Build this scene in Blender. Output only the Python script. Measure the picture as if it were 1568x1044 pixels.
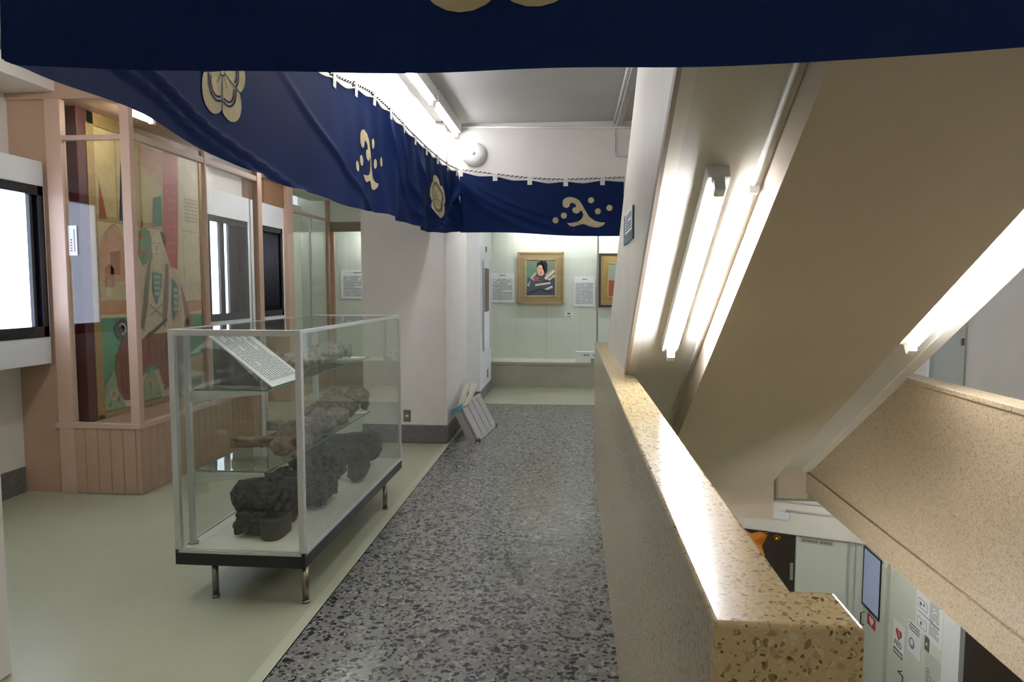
import bpy, bmesh, math, random
from mathutils import Vector, Matrix, noise
R = math.radians
scn = bpy.context.scene
for o in list(bpy.data.objects): bpy.data.objects.remove(o)
COL = scn.collection
random.seed(7)

# ------------------------------------------------------------------ camera, world, exposure
cam_d = bpy.data.cameras.new('camera'); cam = bpy.data.objects.new('camera', cam_d); COL.objects.link(cam)
FPX = 1060.0
cam_d.sensor_width = 36.0; cam_d.lens = FPX * 36.0 / 1568.0; cam_d.clip_start = 0.05; cam_d.clip_end = 60
f_c = Vector((92, 80, -FPX)).normalized()            # corridor direction as the camera sees it
y_c = Vector((0, 1, 0)); u_c = (y_c - f_c * y_c.dot(f_c)).normalized(); r_c = f_c.cross(u_c)
ro = R(0.45)
U2 = u_c * math.cos(ro) + r_c * math.sin(ro); R2 = r_c * math.cos(ro) - u_c * math.sin(ro)
cam.matrix_world = Matrix.Translation((0, 0, 1.55)) @ Matrix((R2, f_c, U2)).to_4x4()
scn.camera = cam
world = bpy.data.worlds.new('world'); scn.world = world; world.use_nodes = True
world.node_tree.nodes['Background'].inputs[0].default_value = (0.80, 0.86, 1.0, 1)
world.node_tree.nodes['Background'].inputs[1].default_value = 0.35
scn.view_settings.view_transform = 'Standard'; scn.view_settings.look = 'None'
scn.view_settings.gamma = 1.0; scn.view_settings.use_curve_mapping = False
scn.view_settings.exposure = 1.7
TUBE_W = 19.0      # radiance of a lit fluorescent tube
H = 3.17           # ceiling height
LOW = -3.4         # floor of the storey below

# ------------------------------------------------------------------ materials
def srgb(c):
    return tuple(((x/255)/12.92 if x/255 <= 0.04045 else ((x/255+0.055)/1.055)**2.4) for x in c) + (1,)
MATS = {}
def mat(name, col, rough=0.6, metal=0.0, noise_amt=0.0, noise_scale=8.0, bump=0.0, bump_scale=80.0, spec=0.5, coat=0.0):
    if name in MATS: return MATS[name]
    m = bpy.data.materials.new(name); m.use_nodes = True; nt = m.node_tree; b = nt.nodes['Principled BSDF']
    c = srgb(col); b.inputs['Base Color'].default_value = c
    b.inputs['Roughness'].default_value = rough; b.inputs['Metallic'].default_value = metal
    b.inputs['Specular IOR Level'].default_value = spec; b.inputs['Coat Weight'].default_value = coat
    tc = nt.nodes.new('ShaderNodeTexCoord')
    if noise_amt > 0:
        n = nt.nodes.new('ShaderNodeTexNoise'); n.inputs['Scale'].default_value = noise_scale; n.inputs['Detail'].default_value = 6
        nt.links.new(tc.outputs['Object'], n.inputs['Vector'])
        r = nt.nodes.new('ShaderNodeValToRGB')
        r.color_ramp.elements[0].position = 0.3; r.color_ramp.elements[1].position = 0.7
        r.color_ramp.elements[0].color = tuple(x*(1-noise_amt) for x in c[:3]) + (1,)
        r.color_ramp.elements[1].color = tuple(min(1, x*(1+noise_amt)) for x in c[:3]) + (1,)
        nt.links.new(n.outputs['Fac'], r.inputs['Fac']); nt.links.new(r.outputs['Color'], b.inputs['Base Color'])
    if bump > 0:
        n2 = nt.nodes.new('ShaderNodeTexNoise'); n2.inputs['Scale'].default_value = bump_scale; n2.inputs['Detail'].default_value = 3
        nt.links.new(tc.outputs['Object'], n2.inputs['Vector'])
        bp = nt.nodes.new('ShaderNodeBump'); bp.inputs['Strength'].default_value = bump; bp.inputs['Distance'].default_value = 0.01
        nt.links.new(n2.outputs['Fac'], bp.inputs['Height']); nt.links.new(bp.outputs['Normal'], b.inputs['Normal'])
    MATS[name] = m; return m
def glow(name, col, strength):
    if name in MATS: return MATS[name]
    m = bpy.data.materials.new(name); m.use_nodes = True; b = m.node_tree.nodes['Principled BSDF']
    b.inputs['Base Color'].default_value = srgb(col); b.inputs['Emission Color'].default_value = srgb(col)
    b.inputs['Emission Strength'].default_value = strength; MATS[name] = m; return m
def glass(name, tint=(0.985, 0.992, 0.985), f=1.0):
    m = bpy.data.materials.new(name); m.use_nodes = True; nt = m.node_tree; nt.nodes.clear()
    o = nt.nodes.new('ShaderNodeOutputMaterial'); t = nt.nodes.new('ShaderNodeBsdfTransparent'); t.inputs[0].default_value = tint + (1,)
    g = nt.nodes.new('ShaderNodeBsdfGlossy'); g.inputs['Roughness'].default_value = 0.01
    # Schlick reflectance of a thin pane, the same from both sides
    ge = nt.nodes.new('ShaderNodeNewGeometry'); dt = nt.nodes.new('ShaderNodeVectorMath'); dt.operation = 'DOT_PRODUCT'
    nt.links.new(ge.outputs['Normal'], dt.inputs[0]); nt.links.new(ge.outputs['Incoming'], dt.inputs[1])
    ab = nt.nodes.new('ShaderNodeMath'); ab.operation = 'ABSOLUTE'; nt.links.new(dt.outputs['Value'], ab.inputs[0])
    sb = nt.nodes.new('ShaderNodeMath'); sb.operation = 'SUBTRACT'; sb.inputs[0].default_value = 1.0; nt.links.new(ab.outputs[0], sb.inputs[1])
    pw = nt.nodes.new('ShaderNodeMath'); pw.operation = 'POWER'; pw.inputs[1].default_value = 5; nt.links.new(sb.outputs[0], pw.inputs[0])
    fr = nt.nodes.new('ShaderNodeMath'); fr.operation = 'MULTIPLY_ADD'; fr.inputs[1].default_value = 0.93; fr.inputs[2].default_value = 0.04; nt.links.new(pw.outputs[0], fr.inputs[0])
    mu = nt.nodes.new('ShaderNodeMath'); mu.operation = 'MULTIPLY'; mu.inputs[1].default_value = f
    mx = nt.nodes.new('ShaderNodeMixShader')
    nt.links.new(fr.outputs[0], mu.inputs[0]); nt.links.new(mu.outputs[0], mx.inputs[0])
    nt.links.new(t.outputs[0], mx.inputs[1]); nt.links.new(g.outputs[0], mx.inputs[2]); nt.links.new(mx.outputs[0], o.inputs[0])
    MATS[name] = m; return m
def terrazzo(name, base, chips, scale, rough=0.25, density=(0.3, 0.6), coat=0.0, spec=0.5, stretch=(1,1,1)):
    """chips: list of (colour, threshold) laid over the matrix colour, from two Voronoi layers."""
    m = bpy.data.materials.new(name); m.use_nodes = True; nt = m.node_tree; b = nt.nodes['Principled BSDF']
    b.inputs['Roughness'].default_value = rough; b.inputs['Coat Weight'].default_value = coat; b.inputs['Specular IOR Level'].default_value = spec
    tc = nt.nodes.new('ShaderNodeTexCoord')
    mp = nt.nodes.new('ShaderNodeMapping'); mp.inputs['Scale'].default_value = stretch
    nt.links.new(tc.outputs['Object'], mp.inputs['Vector'])
    nz = nt.nodes.new('ShaderNodeTexNoise'); nz.inputs['Scale'].default_value = scale*0.6; nz.inputs['Detail'].default_value = 2
    nt.links.new(mp.outputs[0], nz.inputs['Vector'])
    ad = nt.nodes.new('ShaderNodeVectorMath'); ad.operation = 'MULTIPLY_ADD'
    ad.inputs[1].default_value = (1.5/scale,)*3
    nt.links.new(nz.outputs['Color'], ad.inputs[0]); nt.links.new(mp.outputs[0], ad.inputs[2])
    last = None
    for k, (sc, thr) in enumerate(((scale, density[0]), (scale*1.9, density[1]))):
        v = nt.nodes.new('ShaderNodeTexVoronoi'); v.inputs['Scale'].default_value = sc
        nt.links.new(ad.outputs[0], v.inputs['Vector'])
        sx = nt.nodes.new('ShaderNodeSeparateColor'); nt.links.new(v.outputs['Color'], sx.inputs[0])
        rp = nt.nodes.new('ShaderNodeValToRGB'); rp.color_ramp.interpolation = 'CONSTANT'
        els = rp.color_ramp.elements
        els[0].position = 0; els[0].color = srgb(chips[0]); els[1].position = 1.0/len(chips); els[1].color = srgb(chips[1 % len(chips)])
        for i in range(2, len(chips)):
            e = els.new(i/len(chips)); e.color = srgb(chips[i])
        nt.links.new(sx.outputs[0], rp.inputs['Fac'])
        gt = nt.nodes.new('ShaderNodeMath'); gt.operation = 'LESS_THAN'; gt.inputs[1].default_value = thr
        nt.links.new(sx.outputs[1], gt.inputs[0])
        # chip smaller than its cell
        lt = nt.nodes.new('ShaderNodeMath'); lt.operation = 'LESS_THAN'; lt.inputs[1].default_value = 0.52
        nt.links.new(v.outputs['Distance'], lt.inputs[0])
        mm = nt.nodes.new('ShaderNodeMath'); mm.operation = 'MULTIPLY'
        nt.links.new(gt.outputs[0], mm.inputs[0]); nt.links.new(lt.outputs[0], mm.inputs[1])
        mx = nt.nodes.new('ShaderNodeMix'); mx.data_type = 'RGBA'
        nt.links.new(mm.outputs[0], mx.inputs[0])
        if last is None: mx.inputs[6].default_value = srgb(base)
        else: nt.links.new(last, mx.inputs[6])
        nt.links.new(rp.outputs[0], mx.inputs[7]); last = mx.outputs[2]
    nt.links.new(last, b.inputs['Base Color'])
    MATS[name] = m; return m
def cloth_mat(name, col, trans=0.3, bumpk=0.15):
    m = bpy.data.materials.new(name); m.use_nodes = True; nt = m.node_tree; b = nt.nodes['Principled BSDF']
    tc = nt.nodes.new('ShaderNodeTexCoord')
    n = nt.nodes.new('ShaderNodeTexNoise'); n.inputs['Scale'].default_value = 26; n.inputs['Detail'].default_value = 8; n.inputs['Roughness'].default_value = 0.7
    nt.links.new(tc.outputs['Object'], n.inputs['Vector'])
    r = nt.nodes.new('ShaderNodeValToRGB'); c = srgb(col)
    r.color_ramp.elements[0].position = .3; r.color_ramp.elements[1].position = .75
    r.color_ramp.elements[0].color = tuple(x*0.85 for x in c[:3])+(1,); r.color_ramp.elements[1].color = tuple(min(1, x*1.15) for x in c[:3])+(1,)
    nt.links.new(n.outputs['Fac'], r.inputs['Fac']); nt.links.new(r.outputs[0], b.inputs['Base Color'])
    b.inputs['Roughness'].default_value = 0.7; b.inputs['Specular IOR Level'].default_value = 0.18
    t = nt.nodes.new('ShaderNodeBsdfTranslucent'); nt.links.new(r.outputs[0], t.inputs[0])
    mx = nt.nodes.new('ShaderNodeMixShader'); mx.inputs[0].default_value = trans
    nt.links.new(b.outputs[0], mx.inputs[1]); nt.links.new(t.outputs[0], mx.inputs[2])
    nt.links.new(mx.outputs[0], nt.nodes['Material Output'].inputs[0])
    MATS[name] = m; return m

M_white = mat('white paint', (224, 219, 211), 0.55, noise_amt=0.03, noise_scale=3, bump=0.05, bump_scale=120)
M_white2 = mat('white gloss paint', (222, 224, 226), 0.35)
M_ceil = mat('ceiling paint', (198, 196, 190), 0.7, noise_amt=0.05, noise_scale=1.6)
M_stairsoff = mat('stair strip paint', (204, 200, 188), 0.5, noise_amt=0.03, noise_scale=2)
M_cream = mat('cream stair paint with bounce tint', (196, 182, 162), 0.5, noise_amt=0.03, noise_scale=2, bump=0.04, bump_scale=60)  # cream plus the brown tint of light bounced off the beige parapet
M_stairwhite = mat('stair side paint', (216, 210, 196), 0.38, noise_amt=0.04, noise_scale=4)
M_green = mat('green vinyl', (164, 167, 142), 0.32, noise_amt=0.03, noise_scale=2.5)
M_greenedge = mat('pale vinyl edge strip', (180, 184, 158), 0.35)
M_tan = mat('tan board', (178, 148, 124), 0.5, noise_amt=0.04, noise_scale=5)
M_tanlt = mat('tan trim', (196, 166, 146), 0.42)
M_brown = mat('brown board', (140, 106, 78), 0.55)
M_groove = mat('groove shadow gap', (96, 76, 62), 0.8)
M_darkbrown = mat('dark brown board', (52, 40, 34), 0.35)
M_black = mat('black enamel', (18, 19, 26), 0.25)
M_alu = mat('aluminium', (185, 187, 186), 0.32, metal=0.85)
M_alupaint = mat('silver painted aluminium', (196, 198, 194), 0.4, metal=0.35)
M_steel = mat('stainless steel', (176, 174, 156), 0.3, metal=0.35, noise_amt=0.06, noise_scale=4)
M_legsteel = mat('worn chrome leg', (150, 142, 130), 0.25, metal=0.9)
M_plinth = mat('white plinth laminate', (216, 214, 196), 0.35)
M_paper = mat('paper', (226, 228, 228), 0.7)
M_ink = mat('printed ink', (92, 94, 98), 0.8)
M_gold = mat('gold leaf frame', (172, 144, 88), 0.4, metal=0.35, noise_amt=0.12, noise_scale=30, bump=0.2, bump_scale=60)
M_goldpale = mat('pale gold mount', (160, 140, 104), 0.5, metal=0.25, noise_amt=0.05, noise_scale=30)
M_goldslip = mat('bright gold slip', (226, 196, 110), 0.3, metal=0.6)
M_gypsum = mat('case back wall', (206, 212, 196), 0.65)
M_base = terrazzo('grey stone skirting', (112, 110, 106), [(84, 82, 80), (130, 128, 122), (100, 98, 94)], 90, 0.4, (0.5, 0.5))
M_terr = terrazzo('grey terrazzo', (122, 121, 116), [(42, 42, 41), (58, 57, 55), (142, 141, 134), (48, 47, 46), (100, 99, 95), (148, 146, 139), (80, 79, 76)], 34, 0.22, (0.52, 0.45))
M_btz = terrazzo('beige terrazzo', (184, 164, 122), [(126, 98, 62), (198, 182, 142), (106, 88, 60), (150, 116, 76), (206, 190, 152), (160, 140, 100)], 62, 0.2, (0.30, 0.45), coat=0.0)
M_btzt = terrazzo('fine beige terrazzo', (196, 174, 128), [(160, 138, 98), (198, 182, 144), (140, 118, 82), (176, 154, 116), (204, 190, 156), (112, 86, 54)], 88, 0.2, (0.28, 0.42))
M_btz2 = terrazzo('matt beige terrazzo', (178, 160, 132), [(140, 122, 96), (190, 172, 142), (158, 140, 114)], 100, 0.45, (0.3, 0.35))
M_btzs = terrazzo('polished parapet side', (190, 176, 146), [(150, 138, 110), (188, 178, 150), (164, 152, 124)], 100, 0.24, (0.35, 0.35), spec=0.5)
M_glass = glass('clear glass')
M_glassg = glass('greenish case glass', (0.972, 0.988, 0.968), 1.0)
M_glassedge = mat('glass edge', (96, 130, 116), 0.15)
M_tube = glow('lit tube', (244, 246, 255), TUBE_W)
M_tubehall = glow('hall tube', (244, 246, 255), 13.0)
M_tubeoff = glow('added bright tube', (246, 244, 246), 36.0)  # for the added battens only
M_tubesoft = glow('soft lit tube', (255, 246, 226), 14.0)
M_pane = glow('daylit frosted pane', (214, 228, 255), 1.7)
M_screen = glow('pale blue display screen', (132, 142, 166), 0.12)
M_navy = cloth_mat('navy cotton', (9, 32, 80), 0.16)
M_crest = cloth_mat('undyed beige cotton', (206, 192, 152), 0.25)
M_tabs = mat('white cotton tab', (220, 218, 212), 0.8)
M_plastic = mat('white plastic', (222, 222, 218), 0.4)
M_plasticg = mat('pale plastic trunking', (190, 188, 180), 0.45)
M_switch = mat('grey metal plate', (128, 122, 112), 0.4, metal=0.4)
M_wooddark = mat('blackened carved wood', (58, 55, 52), 0.75, noise_amt=0.3, noise_scale=14, bump=0.35, bump_scale=40)
M_woodblack2 = mat('charred carved wood', (66, 58, 52), 0.8, noise_amt=0.35, noise_scale=20, bump=0.4, bump_scale=50)
M_woodgrey = mat('weathered brown wood', (120, 104, 90), 0.85, noise_amt=0.35, noise_scale=16, bump=0.5, bump_scale=45)
M_woodgrey2 = mat('silvered weathered wood', (134, 127, 116), 0.85, noise_amt=0.3, noise_scale=18, bump=0.5, bump_scale=50)
M_lowwall = mat('lower hall paint', (206, 210, 198), 0.55)
M_red = mat('red print', (186, 40, 44), 0.5)
M_darkred = mat('dark red lacquer', (84, 26, 26), 0.35)
M_blueh = mat('blue hinge plastic', (92, 150, 168), 0.4)
M_ladder = mat('stool aluminium', (176, 170, 166), 0.4, metal=0.5)
M_ladderc = mat('stool cream board', (186, 184, 164), 0.5)
M_orange = mat('orange print', (224, 134, 40), 0.5)
M_brass = mat('brass', (200, 140, 60), 0.2, metal=0.9)

# ------------------------------------------------------------------ mesh helpers
def link(name, me, m, parent=None):
    o = bpy.data.objects.new(name, me); COL.objects.link(o)
    if m is not None:
        for mm in (m if isinstance(m, (list, tuple)) else [m]): me.materials.append(mm)
    if parent: o.parent = parent
    return o
class B:
    """collects shapes into one mesh"""
    def __init__(s): s.bm = bmesh.new(); s.mi = 0
    def _tag(s, faces):
        for f in faces: f.material_index = s.mi
    def box(s, x0, x1, y0, y1, z0, z1, mtx=None):
        vs = [s.bm.verts.new((x, y, z)) for x in (x0, x1) for y in (y0, y1) for z in (z0, z1)]
        if mtx is not None:
            for v in vs: v.co = mtx @ v.co
        q = [(0,1,3,2),(4,6,7,5),(0,4,5,1),(2,3,7,6),(0,2,6,4),(1,5,7,3)]
        s._tag([s.bm.faces.new([vs[i] for i in f]) for f in q]); return s
    def prism(s, pts, axis, a0, a1):
        """pts: 2D polygon; axis 'x': pts are (y,z); 'y': (x,z); 'z': (x,y)"""
        def P(p, a):
            return {'x': (a, p[0], p[1]), 'y': (p[0], a, p[1]), 'z': (p[0], p[1], a)}[axis]
        A = [s.bm.verts.new(P(p, a0)) for p in pts]; C = [s.bm.verts.new(P(p, a1)) for p in pts]
        n = len(pts); fs = [s.bm.faces.new(A), s.bm.faces.new(C[::-1])]
        for i in range(n): fs.append(s.bm.faces.new((A[i], C[i], C[(i+1) % n], A[(i+1) % n])))
        s._tag(fs); return s
    def tube(s, pts, r, seg=10, cap=True):
        pts = [Vector(p) for p in pts]; rings = []
        for i, p in enumerate(pts):
            d = (pts[min(i+1, len(pts)-1)] - pts[max(i-1, 0)]).normalized()
            up = Vector((0, 0, 1)) if abs(d.z) < 0.9 else Vector((1, 0, 0))
            a = d.cross(up).normalized(); b = d.cross(a)
            rr = r[i] if isinstance(r, (list, tuple)) else r
            rings.append([s.bm.verts.new(p + a*rr*math.cos(2*math.pi*k/seg) + b*rr*math.sin(2*math.pi*k/seg)) for k in range(seg)])
        fs = []
        for i in range(len(rings)-1):
            for k in range(seg):
                fs.append(s.bm.faces.new((rings[i][k], rings[i][(k+1) % seg], rings[i+1][(k+1) % seg], rings[i+1][k])))
        for f in fs: f.smooth = True
        if cap: fs += [s.bm.faces.new(rings[0][::-1]), s.bm.faces.new(rings[-1])]
        s._tag(fs); return s
    def lathe(s, prof, center, axis, seg=32):
        """prof: (radius, along) pairs revolved round the axis vector"""
        ax = Vector(axis).normalized(); up = Vector((0, 0, 1)) if abs(ax.z) < 0.9 else Vector((1, 0, 0))
        a = ax.cross(up).normalized(); b = ax.cross(a); c = Vector(center); rings = []
        for r, t in prof:
            rings.append([s.bm.verts.new(c + ax*t + (a*math.cos(2*math.pi*k/seg) + b*math.sin(2*math.pi*k/seg))*max(r, 1e-4)) for k in range(seg)])
        fs = []
        for i in range(len(rings)-1):
            for k in range(seg):
                fs.append(s.bm.faces.new((rings[i][k], rings[i][(k+1) % seg], rings[i+1][(k+1) % seg], rings[i+1][k])))
        for f in fs: f.smooth = True
        s._tag(fs); return s
    def blob(s, c, r, rot=0, sub=3):
        m = Matrix.Translation(c) @ Matrix.Rotation(rot, 4, 'Z') @ Matrix.Diagonal((r[0], r[1], r[2], 1))
        bmesh.ops.create_icosphere(s.bm, subdivisions=sub, radius=1, matrix=m); return s
    def build(s, name, m, parent=None, bevel=0, smooth=False):
        bmesh.ops.recalc_face_normals(s.bm, faces=s.bm.faces)
        if smooth:
            for f in s.bm.faces: f.smooth = True
        me = bpy.data.meshes.new(name); s.bm.to_mesh(me); s.bm.free()
        o = link(name, me, m, parent)
        if bevel:
            bv = o.modifiers.new('bevel', 'BEVEL'); bv.width = bevel; bv.segments = 3; bv.limit_method = 'ANGLE'; bv.angle_limit = R(40)
        return o
def box(name, m, a, parent=None, bevel=0): return B().box(*a).build(name, m, parent, bevel)
def tag(o, label, cat, group=None):
    o['label'] = label; o['category'] = cat
    if group: o['group'] = group
    return o
def thing(name, label, cat, loc=(0, 0, 0), group=None):
    o = bpy.data.objects.new(name, None); COL.objects.link(o); o.location = loc; o.empty_display_size = 0.1
    T.append(o); return tag(o, label, cat, group)
T = []
def struct(o): o['kind'] = 'structure'; return o
def sbox(name, m, *a, bevel=0): return struct(box(name, m, a, None, bevel))
def reparent_all():
    """parts are modelled in world coordinates; give each the inverse of its parent's placement"""
    bpy.context.view_layer.update()
    for o in list(COL.objects):
        if o.parent and o.parent.parent is None and o.parent.type == 'EMPTY':
            o.matrix_parent_inverse = o.parent.matrix_world.inverted()
def dashes(w, h, rows, rnd, ch=0.55, margin=0.08, fill=0.95, cw=None):
    """rows of small printed characters as rectangles in local (u,v), v up, origin lower left"""
    out = []; mu = w*margin; mv = h*margin; rh = (h-2*mv)/rows; cw = cw or rh*0.6
    for r in range(rows):
        v = h-mv-(r+0.5)*rh; u = mu; end = w-mu if rnd.random() < 0.8 else mu + (w-2*mu)*rnd.uniform(0.3, 0.9)
        while u < end-cw:
            l = cw*rnd.uniform(0.5, 2.2)
            if rnd.random() < fill: out.append([(u, v-rh*ch/2), (min(u+l, end), v-rh*ch/2), (min(u+l, end), v+rh*ch/2), (u, v+rh*ch/2)])
            u += l + cw*0.3
    return out
def flat(name, polys, m, origin, u, v, off=0.001, parent=None, thick=0.0006):
    """thin raised shapes on a plane: polys in local (u,v)"""
    o = Vector(origin); u = Vector(u).normalized(); v = Vector(v).normalized(); n = u.cross(v)
    b = bmesh.new()
    for p in polys:
        A = [b.verts.new(o + u*q[0] + v*q[1] + n*off) for q in p]
        C = [b.verts.new(o + u*q[0] + v*q[1] + n*(off+thick)) for q in p]
        k = len(p); b.faces.new(A[::-1]); b.faces.new(C)
        for i in range(k): b.faces.new((A[i], A[(i+1) % k], C[(i+1) % k], C[i]))
    bmesh.ops.triangulate(b, faces=[f for f in b.faces if len(f.verts) > 4])
    me = bpy.data.meshes.new(name); b.to_mesh(me); b.free()
    return link(name, me, m, parent)
def circ(cu, cv, r, n=20, ry=None): return [(cu+r*math.cos(2*math.pi*k/n), cv+(ry or r)*math.sin(2*math.pi*k/n)) for k in range(n)]
def rect(a, b, c, d): return [(a, b), (c, b), (c, d), (a, d)]
def slab(name, m, origin, u, v, w, h, t, parent=None, bevel=0, off=0.0):
    """board of width w (u), height h (v), thickness t along u x v"""
    u = Vector(u).normalized(); v = Vector(v).normalized(); n = u.cross(v)
    mt = Matrix((u, v, n)).transposed().to_4x4(); mt.translation = Vector(origin)
    return B().box(0, w, 0, h, off, off+t, mt).build(name, m, parent, bevel)
def text(name, body, size, m, origin, u, v, parent, off=0.0015, sx=1.0):
    cu = bpy.data.curves.new(name, 'FONT'); cu.body = body; cu.size = size; cu.extrude = 0.0004
    ob = bpy.data.objects.new('tmp', cu); COL.objects.link(ob); bpy.context.view_layer.update()
    me = bpy.data.meshes.new_from_object(ob.evaluated_get(bpy.context.evaluated_depsgraph_get()))
    bpy.data.objects.remove(ob)
    u = Vector(u).normalized(); v = Vector(v).normalized(); n = u.cross(v)
    mt = Matrix((u*sx, v, n)).transposed().to_4x4(); mt.translation = Vector(origin) + n*off
    me.transform(mt); me.materials.clear(); return link(name, me, m, parent)
XR = (0, -1, 0)   # reading direction on a surface that faces -x (seen from the left)
# on a surface facing +x (seen from the right) text reads towards +y
ZU = (0, 0, 1)

# ================================================================== SETTING
# hall floor slab, one storey above LOW
struct(B().prism([(-4.3, -2.2), (0.42, -2.2), (0.42, 0.93), (0.34, 0.93), (0.34, 5.6), (3.3, 5.6), (3.3, 7.4), (1.9, 7.6), (1.9, 12.0), (-4.3, 12.0)], 'z', -0.14, 0.0).build('floor', M_green))
struct(B().prism([(-1.2, -2.2), (0.21, -2.2), (0.21, 5.99), (1.2, 5.99), (1.2, 9.2), (-1.2, 9.2)], 'z', 0.0, 0.003).build('floor', M_terr))
struct(box('trim_1', M_greenedge, (-1.262, -1.2, -2.2, 6.76, 0.0, 0.003)))
sbox('trim_2', M_black, -1.205, -1.199, -2.2, 6.76, 0.0, 0.0042)
# ceiling
struct(B().prism([(-4.3, -2.2), (0.284, -2.2), (0.284, 4.6), (3.3, 4.6), (3.3, 7.0), (1.9, 7.0), (1.9, 12.0), (-4.3, 12.0)], 'z', H, H+0.12).build('ceiling', M_ceil))
# outer walls
sbox('wall_left', M_white, -4.3, -4.15, -2.2, 9.1, 0, H)
sbox('wall_back', M_white, -4.3, 3.4, -2.35, -2.2, LOW, 5.2)
sbox('wall_far', M_gypsum, -4.6, 1.9, 11.4, 11.55, 0, H)
sbox('baseboard_left', M_base, -4.152, -4.13, -2.2, 4.84, 0, 0.195)
sbox('wall_upper', M_white, -1.5, 1.9, 6.9, 7.05, 2.2, H)          # lintel the far curtain hangs on
sbox('ceiling_beam', M_white, -1.62, -1.33, -2.2, 6.77, 2.32, H)
sbox('ceiling_beam', M_white, -4.15, -3.75, -2.2, 4.838, 2.97, 3.11)
sbox('ceiling_beam', M_white, -4.15, -3.75, 7.02, 10.8, 2.93, H)
# pillars with their stone skirting
sbox('wall_pillar', M_white, -2.1, -1.24, 6.77, 8.15, 0, H, bevel=0.03)
struct(B().box(-2.105, -1.228, 6.758, 8.16, 0, 0.185).build('baseboard_pillar', M_base, bevel=0.012))
sbox('wall_pillar', M_white2, -2.0, -1.24, 9.3, 10.6, 0, H, bevel=0.006)
sbox('baseboard_pillar', M_base, -2.005, -1.228, 9.288, 10.61, 0, 0.15)
sbox('wall_pillar', M_white, -2.9, -2.235, 2.0, 2.5, 0, H, bevel=0.01)
# parapet along the stairwell with its thicker end post
pp = B(); pp.prism([(0.1985, 0.9475), (0.4025, 0.9475), (0.4025, 1.0625), (0.3375, 1.0625), (0.3375, 6.002), (0.1985, 6.002)], 'z', -0.14, 1.09)
pp.bm.normal_update()
for fc in pp.bm.faces:                       # the long sides are ground finer than the coping and the end post
    xs = [v.co.x for v in fc.verts]
    if max(xs)-min(xs) < 1e-4 and fc.calc_area() > 3: fc.material_index = 1
struct(pp.build('wall_parapet', [M_btzt, M_btzs], bevel=0.007))
# landing blocks at the foot of the flight
sbox('wall_landing', M_cream, 0.34, 1.49, 5.14, 5.6, -0.14, 0.22)
sbox('wall_landing', M_cream, 1.49, 1.75, 5.2, 5.6, 0.0, 0.24)
# hall across the stairwell
sbox('floor_right', M_green, 1.87, 3.3, -2.2, 5.6, 0.06, 0.2)
sbox('wall_parapet', M_btz2, 1.75, 1.87, -2.2, 5.2, 0.2, 1.062)
sbox('trim_5', M_btz2, 1.744, 1.872, -2.2, 5.2, 1.062, 1.09, bevel=0.005)
sbox('trim_6', M_btz2, 1.738, 1.87, -2.2, 5.2, 0.05, 0.2)
sbox('wall_right', M_white, 3.3, 3.45, -2.2, 8.0, 0.06, 5.2)
sbox('ceiling_right', M_white, 1.76, 3.3, -2.2, 4.6, H, H+0.12)
# storey below
sbox('floor_lower', M_green, -1.0, 3.45, -2.2, 9.4, LOW-0.1, LOW)
sbox('wall_right', M_lowwall, 3.3, 3.45, -2.2, 8.0, LOW, 0.06)
sbox('wall_left', M_lowwall, -1.1, -1.0, -2.2, 9.4, LOW, -0.14)
nb = Vector((-0.34, 1.0)); 
def bk(x, off=0.0):      # y on the oblique back wall of the lower hall at x
    return 7.857 + 0.34*(3.3-x) - off
struct(B().prism([(3.3, bk(3.3)), (3.3, bk(3.3)+0.15), (-1.0, bk(-1)+0.15), (-1.0, bk(-1))], 'z', LOW, -1.26).build('wall_far', M_lowwall))
struct(B().prism([(3.3, bk(3.3, .1)), (3.3, bk(3.3)+0.15), (-1.0, bk(-1)+0.15), (-1.0, bk(-1, .1))], 'z', -1.26, -0.141).build('wall_far', M_white))

# ================================================================== STAIRCASE going up towards the viewer
SL = 0.62
def sz(y, c): return 1.55 + c - SL*y
st = thing('staircase', 'cream plastered staircase flight rising overhead beyond the parapet, seen from below', 'staircase', (1.0, 5.6, 0))
YT = -1.6
prof = [(5.1, sz(5.1, 1.87)), (5.6, 0.11)]
n = 26; y = 5.6; z = 0.11; rise = (sz(YT, 1.87)+0.35-0.11)/n; run = (5.6-YT)/n
for i in range(n):
    z += rise; prof.append((y, z)); y -= run; prof.append((y, z))
prof.append((YT, sz(YT, 1.87)))
B().prism(prof, 'x', 0.345, 1.69).build('flight', M_stairsoff, st)
# deep carriage beam under the flight
B().prism([(5.1, sz(5.1, 1.705)), (5.1, sz(5.1, 1.88)), (YT, sz(YT, 1.88)), (YT, sz(YT, 1.705))], 'x', 0.64, 1.42).build('carriage_beam', M_cream, st)
bp = [(3.76, 1.0905), (5.56, 1.0905), (YT, sz(YT, 3.0)), (YT, sz(YT, 1.86))]
B().prism(bp, 'x', 0.286, 0.345).build('balustrade', M_stairwhite, st)
B().prism([(5.15, sz(5.15, 1.86)), (5.6, sz(5.6, 3.0)), (YT, sz(YT, 3.0)), (YT, sz(YT, 1.86))], 'x', 1.69, 1.748).build('balustrade', M_stairwhite, st)
# plaster lip along the lower edge of the left balustrade
B().prism([(3.74, sz(3.74, 1.842)), (3.74, sz(3.74, 1.89)), (YT, sz(YT, 1.89)), (YT, sz(YT, 1.842))], 'x', 0.283, 0.298).build('edge_trim', mat('stair edge', (160, 146, 130), 0.5), st)
nrm_s = Vector((0, SL, 1)).normalized(); dir_s = Vector((0, 1, -SL)).normalized()
def pip(pts, r, name, label, cat, m=M_plasticg, group=None):
    o = B().tube(pts, r).build(name, m); tag(o, label, cat, group); return o
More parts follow.
